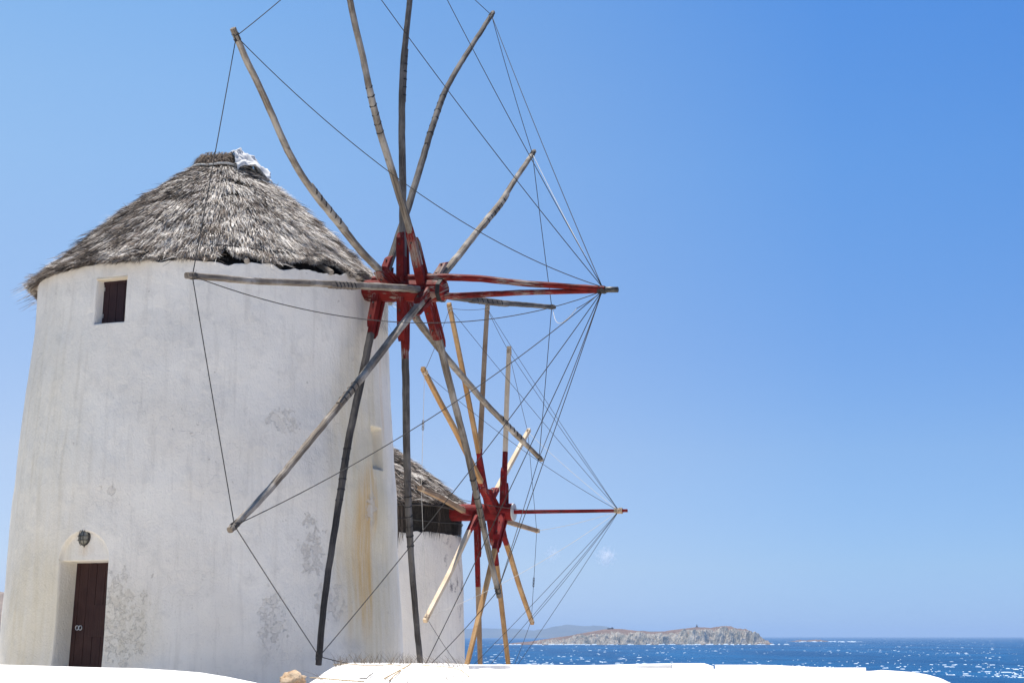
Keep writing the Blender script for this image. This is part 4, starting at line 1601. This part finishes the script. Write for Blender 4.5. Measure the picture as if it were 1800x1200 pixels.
b.tube([(c2[0], c2[1], 5.30 + EYE), (c2[0], c2[1], 5.45 + EYE), (c2[0], c2[1], 5.55 + EYE)], [.62, .55, .3], 20)
b.build('roof_cap', M['cloth'], roof2, True)

_, ta = axis_at(M2, 790)
_, tb = axis_at(M2, 904)
b = MB()
b.tube([axial(M2, ta - 1.5), axial(M2, ta)], .2, 12); b.build('axle', M['red2'], W2, True)
b = MB()
b.tube([axial(M2, ta), axial(M2, tb - .03)], [.225, .23], 20)
hub2 = b.build('hub', M['red2'], W2)
b = MB()
b.tube([axial(M2, tb - .035), axial(M2, tb - .03), axial(M2, tb)], [.2305, .2305, .228], 20)
b.build('hub_end_plate', M['grey_paint'], hub2)
b = MB()
t2b = axis_at(M2, 1103)[1]
b.tube([axial(M2, tb - .02), axial(M2, t2b)], [.072, .055], 4, refup=M2['e1'], phase=math.pi / 4)
b.build('bowsprit', M['red2'], W2, bevel=.006)
t2c = axis_at(M2, 1088)[1]
b = MB()
for i in range(6):
    pc = axial(M2, t2c - .10 + i * .035)
    b.tube([pc - M2['n'] * .016, pc + M2['n'] * .016], .075, 9, rough=.5)
b.build('rope_collar', M['old_rope'], W2)

P2 = {
    'A': (873, [(868, 890), (838, 832), (800, 755), (770, 700), (743, 647)], 1.45, (.5, .6), 'pine'),
    'B': (862, [(858, 890), (842, 797), (825, 710), (805, 610), (789, 533)], 1.75, (.5, .6), 'pine'),
    'C': (836, [(838, 880), (843, 800), (848, 700), (853, 600), (857, 534)], 1.7, (.5, .6), 'pine_shaded'),
    'D': (886, [(885, 880), (888, 800), (891, 700), (895, 609)], 1.65, (.5, .6), 'pine_lit'),
    'E': (855, [(863, 880), (885, 838), (930, 755)], 1.2, (.5, .6), 'pine_lit'),
    'F': (875, [(885, 914), (910, 922), (946, 933)], .2, (.5, .6), 'pine_shaded'),
    'G': (873, [(878, 920), (894, 966), (913, 1030), (936, 1095)], 1.2, (.5, .6), 'pine'),
    'H': (862, [(864, 915), (872, 985), (880, 1050), (893, 1163), (897, 1196)], 1.45, (.5, .6), 'pine'),
    'I': (836, [(837, 915), (839, 980), (842, 1090), (844, 1163), (845, 1196)], 1.95, (.5, .6), 'pine_shaded'),
    'J': (886, [(884, 912), (868, 972), (857, 1020), (840, 1090), (822, 1163), (814, 1192)], 1.35, (.5, .6), 'pine'),
    'K': (842, [(835, 910), (819, 945), (790, 1008), (747, 1091)], .95, (.5, .6), 'pine_lit'),
    'L': (836, [(822, 902), (802, 890), (770, 872), (737, 857)], .9, (.5, .6), 'pine_shaded'),
}
M['pine_lit'] = mat_wood('sunlit_pine_wood', (.58, .47, .34), (.5, .38, .25), (.66, .57, .45), .8)  # paler copy of the pine, sunlight put into its colour
M['pine_shaded'] = mat_wood('shaded_pine_wood', (.30, .20, .12), (.2, .125, .075), (.38, .28, .19), .8)  # darker copy of the pine, shade put into its colour
SPL2 = {'*': [(1, .15, 1.0, .16)], 'F': [], 'L': [], 'H': [(1, .15, 1.15, .2), (-1, .15, .9, .16)], 'I': [(1, .15, 1.2, .17)], 'J': [(1, .15, 1.2, .2), (-1, .15, 1.0, .2)],
        'A': [(1, .15, 1.3, .2), (-1, .15, 1.0, .2)], 'C': [(1, .15, 1.05, .2)], 'D': [(1, .15, 1.2, .17), (-1, .15, .8, .16)], 'B': [(1, .15, 1.3, .16)]}
tips2 = build_wheel(M2, P2, W2, .063, .052, M, M['red2'], True, SPL2, '2')
bow2 = axial(M2, t2c, 0)
for i, k_ in enumerate(order):
    wm = M['white_rope'] if k_ in 'KL' else M['rope']
    rope(M2, tips2[k_], tips2[order[(i + 1) % 12]], .04, .0065, wm, W2)
    s_ = {'L': .25, 'K': .2, 'A': .2}.get(k_, .06)
    wm = M['white_rope'] if k_ in 'EKF' else M['rope']
    rope(M2, tips2[k_], bow2, s_, .0055 if k_ in 'EKF' else .0062, wm, W2, 24)
# shackles on two of its rim ropes
for a_, b_, fr in (('F', 'G', .58), ('L', 'A', .55)):
    p = tips2[a_] * (1 - fr) + tips2[b_] * fr
    m = MB()
    d = tips2[b_] - tips2[a_]; d /= np.linalg.norm(d)
    for q in range(3):
        cc = p + d * (q - 1) * .085
        ringp = [cc + d * math.cos(t) * .05 + np.array([1, 0, 0]) * math.sin(t) * .022 for t in np.linspace(0, 2 * math.pi, 11)]
        m.tube(ringp, .008, 5, cap=False)
    m.build('shackle', M['metal'], W2, True)

# ================================================================== white terrace in front


def terrace(name, label, edge, z_rel, y_near, kind):
    """edge: photo points of the far rim; z_rel(px) height of the top below the eye"""
    ex = np.array([a for a, b in edge], float); ey = np.array([b for a, b in edge], float)
    px = np.arange(ex[0], ex[-1] + .1, 5.0)
    far = []
    for x in px:
        y = np.interp(x, ex, ey)
        r = ray(x, y)
        z = z_rel(x)
        far.append(r * (z / r[2]))
    far = np.array(far)
    cols = []
    # cross section: down the back, over a rounded rim, forward along the top, down the near side
    for (x, y, z) in far:
        dirv = np.array([x, y]) / math.hypot(x, y)
        base = math.hypot(x, y)
        sec = [(base - .02, -1.9), (base, -.30), (base - .002, -.09), (base - .02, -.035), (base - .055, -.009), (base - .11, 0.0)]
        near = y_near
        for q in np.linspace(0, 1, 22)[1:]:
            dd = (base - .11) * (1 - q) + near * q
            sec.append((dd, .012 * float(fbm(np.array([dirv[0] * dd * 1.3]), np.array([dirv[1] * dd * 1.3]), oct=2, seed=6)[0])))
        sec += [(near - .03, -.03), (near - .05, -1.9)]
        cols.append([(dirv[0] * d_, dirv[1] * d_, (z + h_ if h_ > -1.5 else -2.0) + EYE) for d_, h_ in sec])
    v = np.array(cols)
    nu, nv = v.shape[:2]
    o = np_mesh(name, v.reshape(-1, 3), grid_faces(nu, nv)[:, ::-1], M['lime'])
    if kind == 'structure':
        tag(o, label, kind='structure')
    else:
        tag(o, label, 'wall')
    return far, px


terrace('whitewashed_wall', 'broad whitewashed wall top in the lower left corner, before the brown door',
        [(-160, 1163), (0, 1167), (60, 1168.5), (180, 1172), (240, 1173), (300, 1176.5), (352, 1180.5), (400, 1188), (450, 1198), (478, 1206), (500, 1216)], lambda x: -.30, 4.5, 'wall')
zt = lambda x: -.235 - .075 * float(sstep(790, 900, x))
terrace('terrace', 'broad whitewashed terrace roof along the bottom of the picture',
        [(468, 1222), (500, 1208), (540, 1201), (556, 1191), (572, 1179), (590, 1169), (606, 1164.8), (622, 1163.5), (700, 1164), (800, 1165), (826, 1167), (850, 1173.5), (900, 1174), (1200, 1174), (1400, 1175.2), (1500, 1177.5), (1530, 1178), (1550, 1176.2), (1600, 1179.5), (1630, 1184), (1655, 1191), (1680, 1203), (1700, 1220)], zt, 4.5, 'structure')

# low parapets along the far rim of the terrace
def parapet(name, label, pts, slope, group):
    """pts: (px, y of top line); slope: how far the front face leans back (m)"""
    secs = []
    for x, ytop in pts:
        zf = zt(x)
        r = ray(x, 1174.5)
        p = r * (zf / r[2])
        base = math.hypot(p[0], p[1])
        dirv = p[:2] / base
        zt_ = -(ytop + .2 - HOR) / F * (base + .35)
        h = max(zt_ - zf, .004)
        prof = [(base - .10, -.03), (base - .06, h * .05), (base - .06 + slope * .8, h * .78), (base - .05 + slope, h * .95), (base + .03 + slope, h), (base + .34, h * .99), (base + .42, h * .8), (base + .44, -.6)]
        secs.append([(dirv[0] * d, dirv[1] * d, zf + q + EYE) for d, q in prof])
    v = np.array(secs)
    nu, nv = v.shape[:2]
    m = MB()
    vv = v.reshape(-1, 3)
    m.add(vv, [tuple(f) for f in grid_faces(nu, nv)[:, ::-1]])
    m.f.append(tuple(range(nv))); m.m.append(0)
    m.f.append(tuple(range((nu - 1) * nv, nu * nv))[::-1]); m.m.append(0)
    o = m.build(name, M['lime'])
    tag(o, label, 'parapet', group)


def line(x0, x1, fn, n=30):
    return [(x, fn(x)) for x in np.linspace(x0, x1, n)]


parapet('parapet', 'long low white parapet with a shaded face, left of the stepped blocks', line(824, 1181, lambda x: 1165 + 1.2 * math.exp(-((x - 1010) / 70) ** 2) - 2.0 * float(sstep(1060, 1180, x)), 60), .02, 'parapets on the terrace rim')
parapet('parapet', 'short white parapet block between the long parapet and the notch', line(1182, 1254, lambda x: 1162.6 + 4.5 * float(sstep(1236, 1254, x)), 20), .26, 'parapets on the terrace rim')
parapet('parapet', 'low white parapet sloping down to the right of the notch', line(1257, 1522, lambda x: 1165.2 + 4.5 * float(sstep(1330, 1480, x)) + 7 * float(sstep(1485, 1522, x)), 60), .30, 'parapets on the terrace rim')

# stone on the wall end
def stone():
    p = ray(514, 1204.5)
    p = p * (-.236 / p[2])
    c = p + np.array([0, 0, .02 + EYE])
    nu, nv = 28, 18
    U, V = np.meshgrid(np.linspace(0, 2 * math.pi, nu, endpoint=False), np.linspace(0, math.pi, nv), indexing='ij')
    d = np.stack([np.sin(V) * np.cos(U), np.sin(V) * np.sin(U), np.cos(V)], -1)
    k = 1 + .30 * fbm(d[..., 0] * 2.1, d[..., 1] * 2.1, d[..., 2] * 2.1, oct=5, seed=63)
    d = d * k[..., None] * np.array([.062, .075, .042])
    m = NT('tan_stone')
    oc = m.pos()
    n1 = m.noise(oc, 30, 5, .7)
    n2 = m.noise(oc, 9, 4, .6)
    cc = m.mix(m.step(n2, .4, .6), (.36, .22, .12), (.50, .38, .26))
    cc = m.mix(m.math('MULTIPLY', m.step(n1, .5, .65), .6), cc, (.14, .085, .05))
    mt = m.out(cc, .9, m.bump(n1, .9, .01), .2)
    o = np_mesh('stone', (d + c).reshape(-1, 3), grid_faces(nu, nv, wrap=True), mt, smooth=True)
    tag(o, 'rough tan stone in the gap between the two white walls', 'stone')


stone()

# dry wiry grass and straw on the terrace
def dry_grass():
    grassm = mat_plain('dry_grass_stems', (.20, .16, .115), .9, .4, 40)
    m = MB()

    def stem(px, py, h, leanx, r):
        q = ray(px, py)
        z = zt(px)
        p = q * (z / q[2]) + np.array([0, 0, EYE - .004])
        ly = random.uniform(-.4, .4) * h
        pts = [p + np.array([leanx * h * t ** 1.4, ly * t, h * t]) for t in (0, .4, .75, 1)]
        m.tube(pts, [r, r * .8, r * .6, r * .25], 3, cap=False)

    for i in range(210):
        px = random.uniform(588, 728)
        y0 = np.interp(px, [588, 606, 622, 728], [1170.5, 1166.3, 1165.0, 1165.4]) + random.uniform(0, 1.6)
        stem(px, y0, random.uniform(.035, .118) * (1 if px < 715 else .8), random.gauss(0, .42), random.uniform(.0012, .002))
    for i in range(80):
        px = random.uniform(728, 830)
        stem(px, 1166.5 + (px - 728) * .05 + random.uniform(0, 2), random.uniform(.03, .1), random.gauss(-.7, .35), random.uniform(.0011, .0018))
    for i in range(260):
        px = random.uniform(565, 835)
        lo = np.interp(px, [565, 600, 835], [1188, 1170, 1168])
        stem(px, random.uniform(lo + 4, 1212), random.uniform(.015, .055), random.gauss(-.5, .6), random.uniform(.0008, .0013))
    o = m.build('dry_grass', grassm)
    tag(o, 'thin dry wiry grass growing along the white terrace edge', 'dry grass', kind='stuff')
    straw = mat_plain('tan_stalk', (.45, .32, .17), .8, .2, 30)
    dark = mat_plain('grey_twig', (.10, .09, .085), .9, .2, 30)

    def lie(pts, r, mat, name, label, cat):
        P = []
        for px, py in pts:
            q = ray(px, py)
            P.append(q * (zt(px) / q[2]) + np.array([0, 0, EYE + r + .006]))
        b_ = MB()
        b_.tube(P, r, 6)
        tag(b_.build(name, mat, None, True), label, cat)

    lie([(676, 1195), (700, 1181), (722, 1168)], .004, straw, 'stalk', 'upper of two tan straw stalks crossing on the white terrace', 'stalk')
    lie([(684, 1199), (694, 1188), (716, 1171)], .003, straw, 'stalk', 'lower of two tan straw stalks crossing on the white terrace', 'stalk')
    lie([(633, 1194.5), (643, 1195), (656, 1184)], .003, dark, 'twig', 'bent grey twig lying on the white terrace', 'twig')
    lie([(586, 1169.5), (612, 1168), (640, 1170.5), (664, 1171), (684, 1169), (705, 1171)], .0032, straw, 'stalk', 'long wavy dry runner along the terrace edge under the grass', 'stalk')
    lie([(735, 1169.5), (765, 1172), (795, 1174.5), (812, 1180), (824, 1191)], .0028, straw, 'stalk', 'dry runner bending down at the right end of the grass', 'stalk')
    lie([(545, 1193), (575, 1195), (605, 1198), (640, 1200)], .003, straw, 'stalk', 'dry runner low on the left shoulder of the terrace', 'stalk')


dry_grass()

# ------------------------------------------------------------------ haze over the sea
def haze():
    m = NT('sea_haze')
    t = m.t
    t.nodes.remove(m.b)
    out = [n for n in t.nodes if n.type == 'OUTPUT_MATERIAL'][0]
    pv = m.n('ShaderNodeVolumePrincipled')
    pv.inputs['Color'].default_value = (.42, .56, .74, 1)
    pv.inputs['Density'].default_value = 9.0e-5
    pv.inputs['Anisotropy'].default_value = .2
    t.links.new(pv.outputs[0], out.inputs['Volume'])
    b = MB()
    b.box((0, 19500, 62), 86000, 44000, 130)
    o = b.build('haze', m.mat)
    tag(o, 'thin pale blue haze over the sea', 'haze', kind='stuff')


haze()
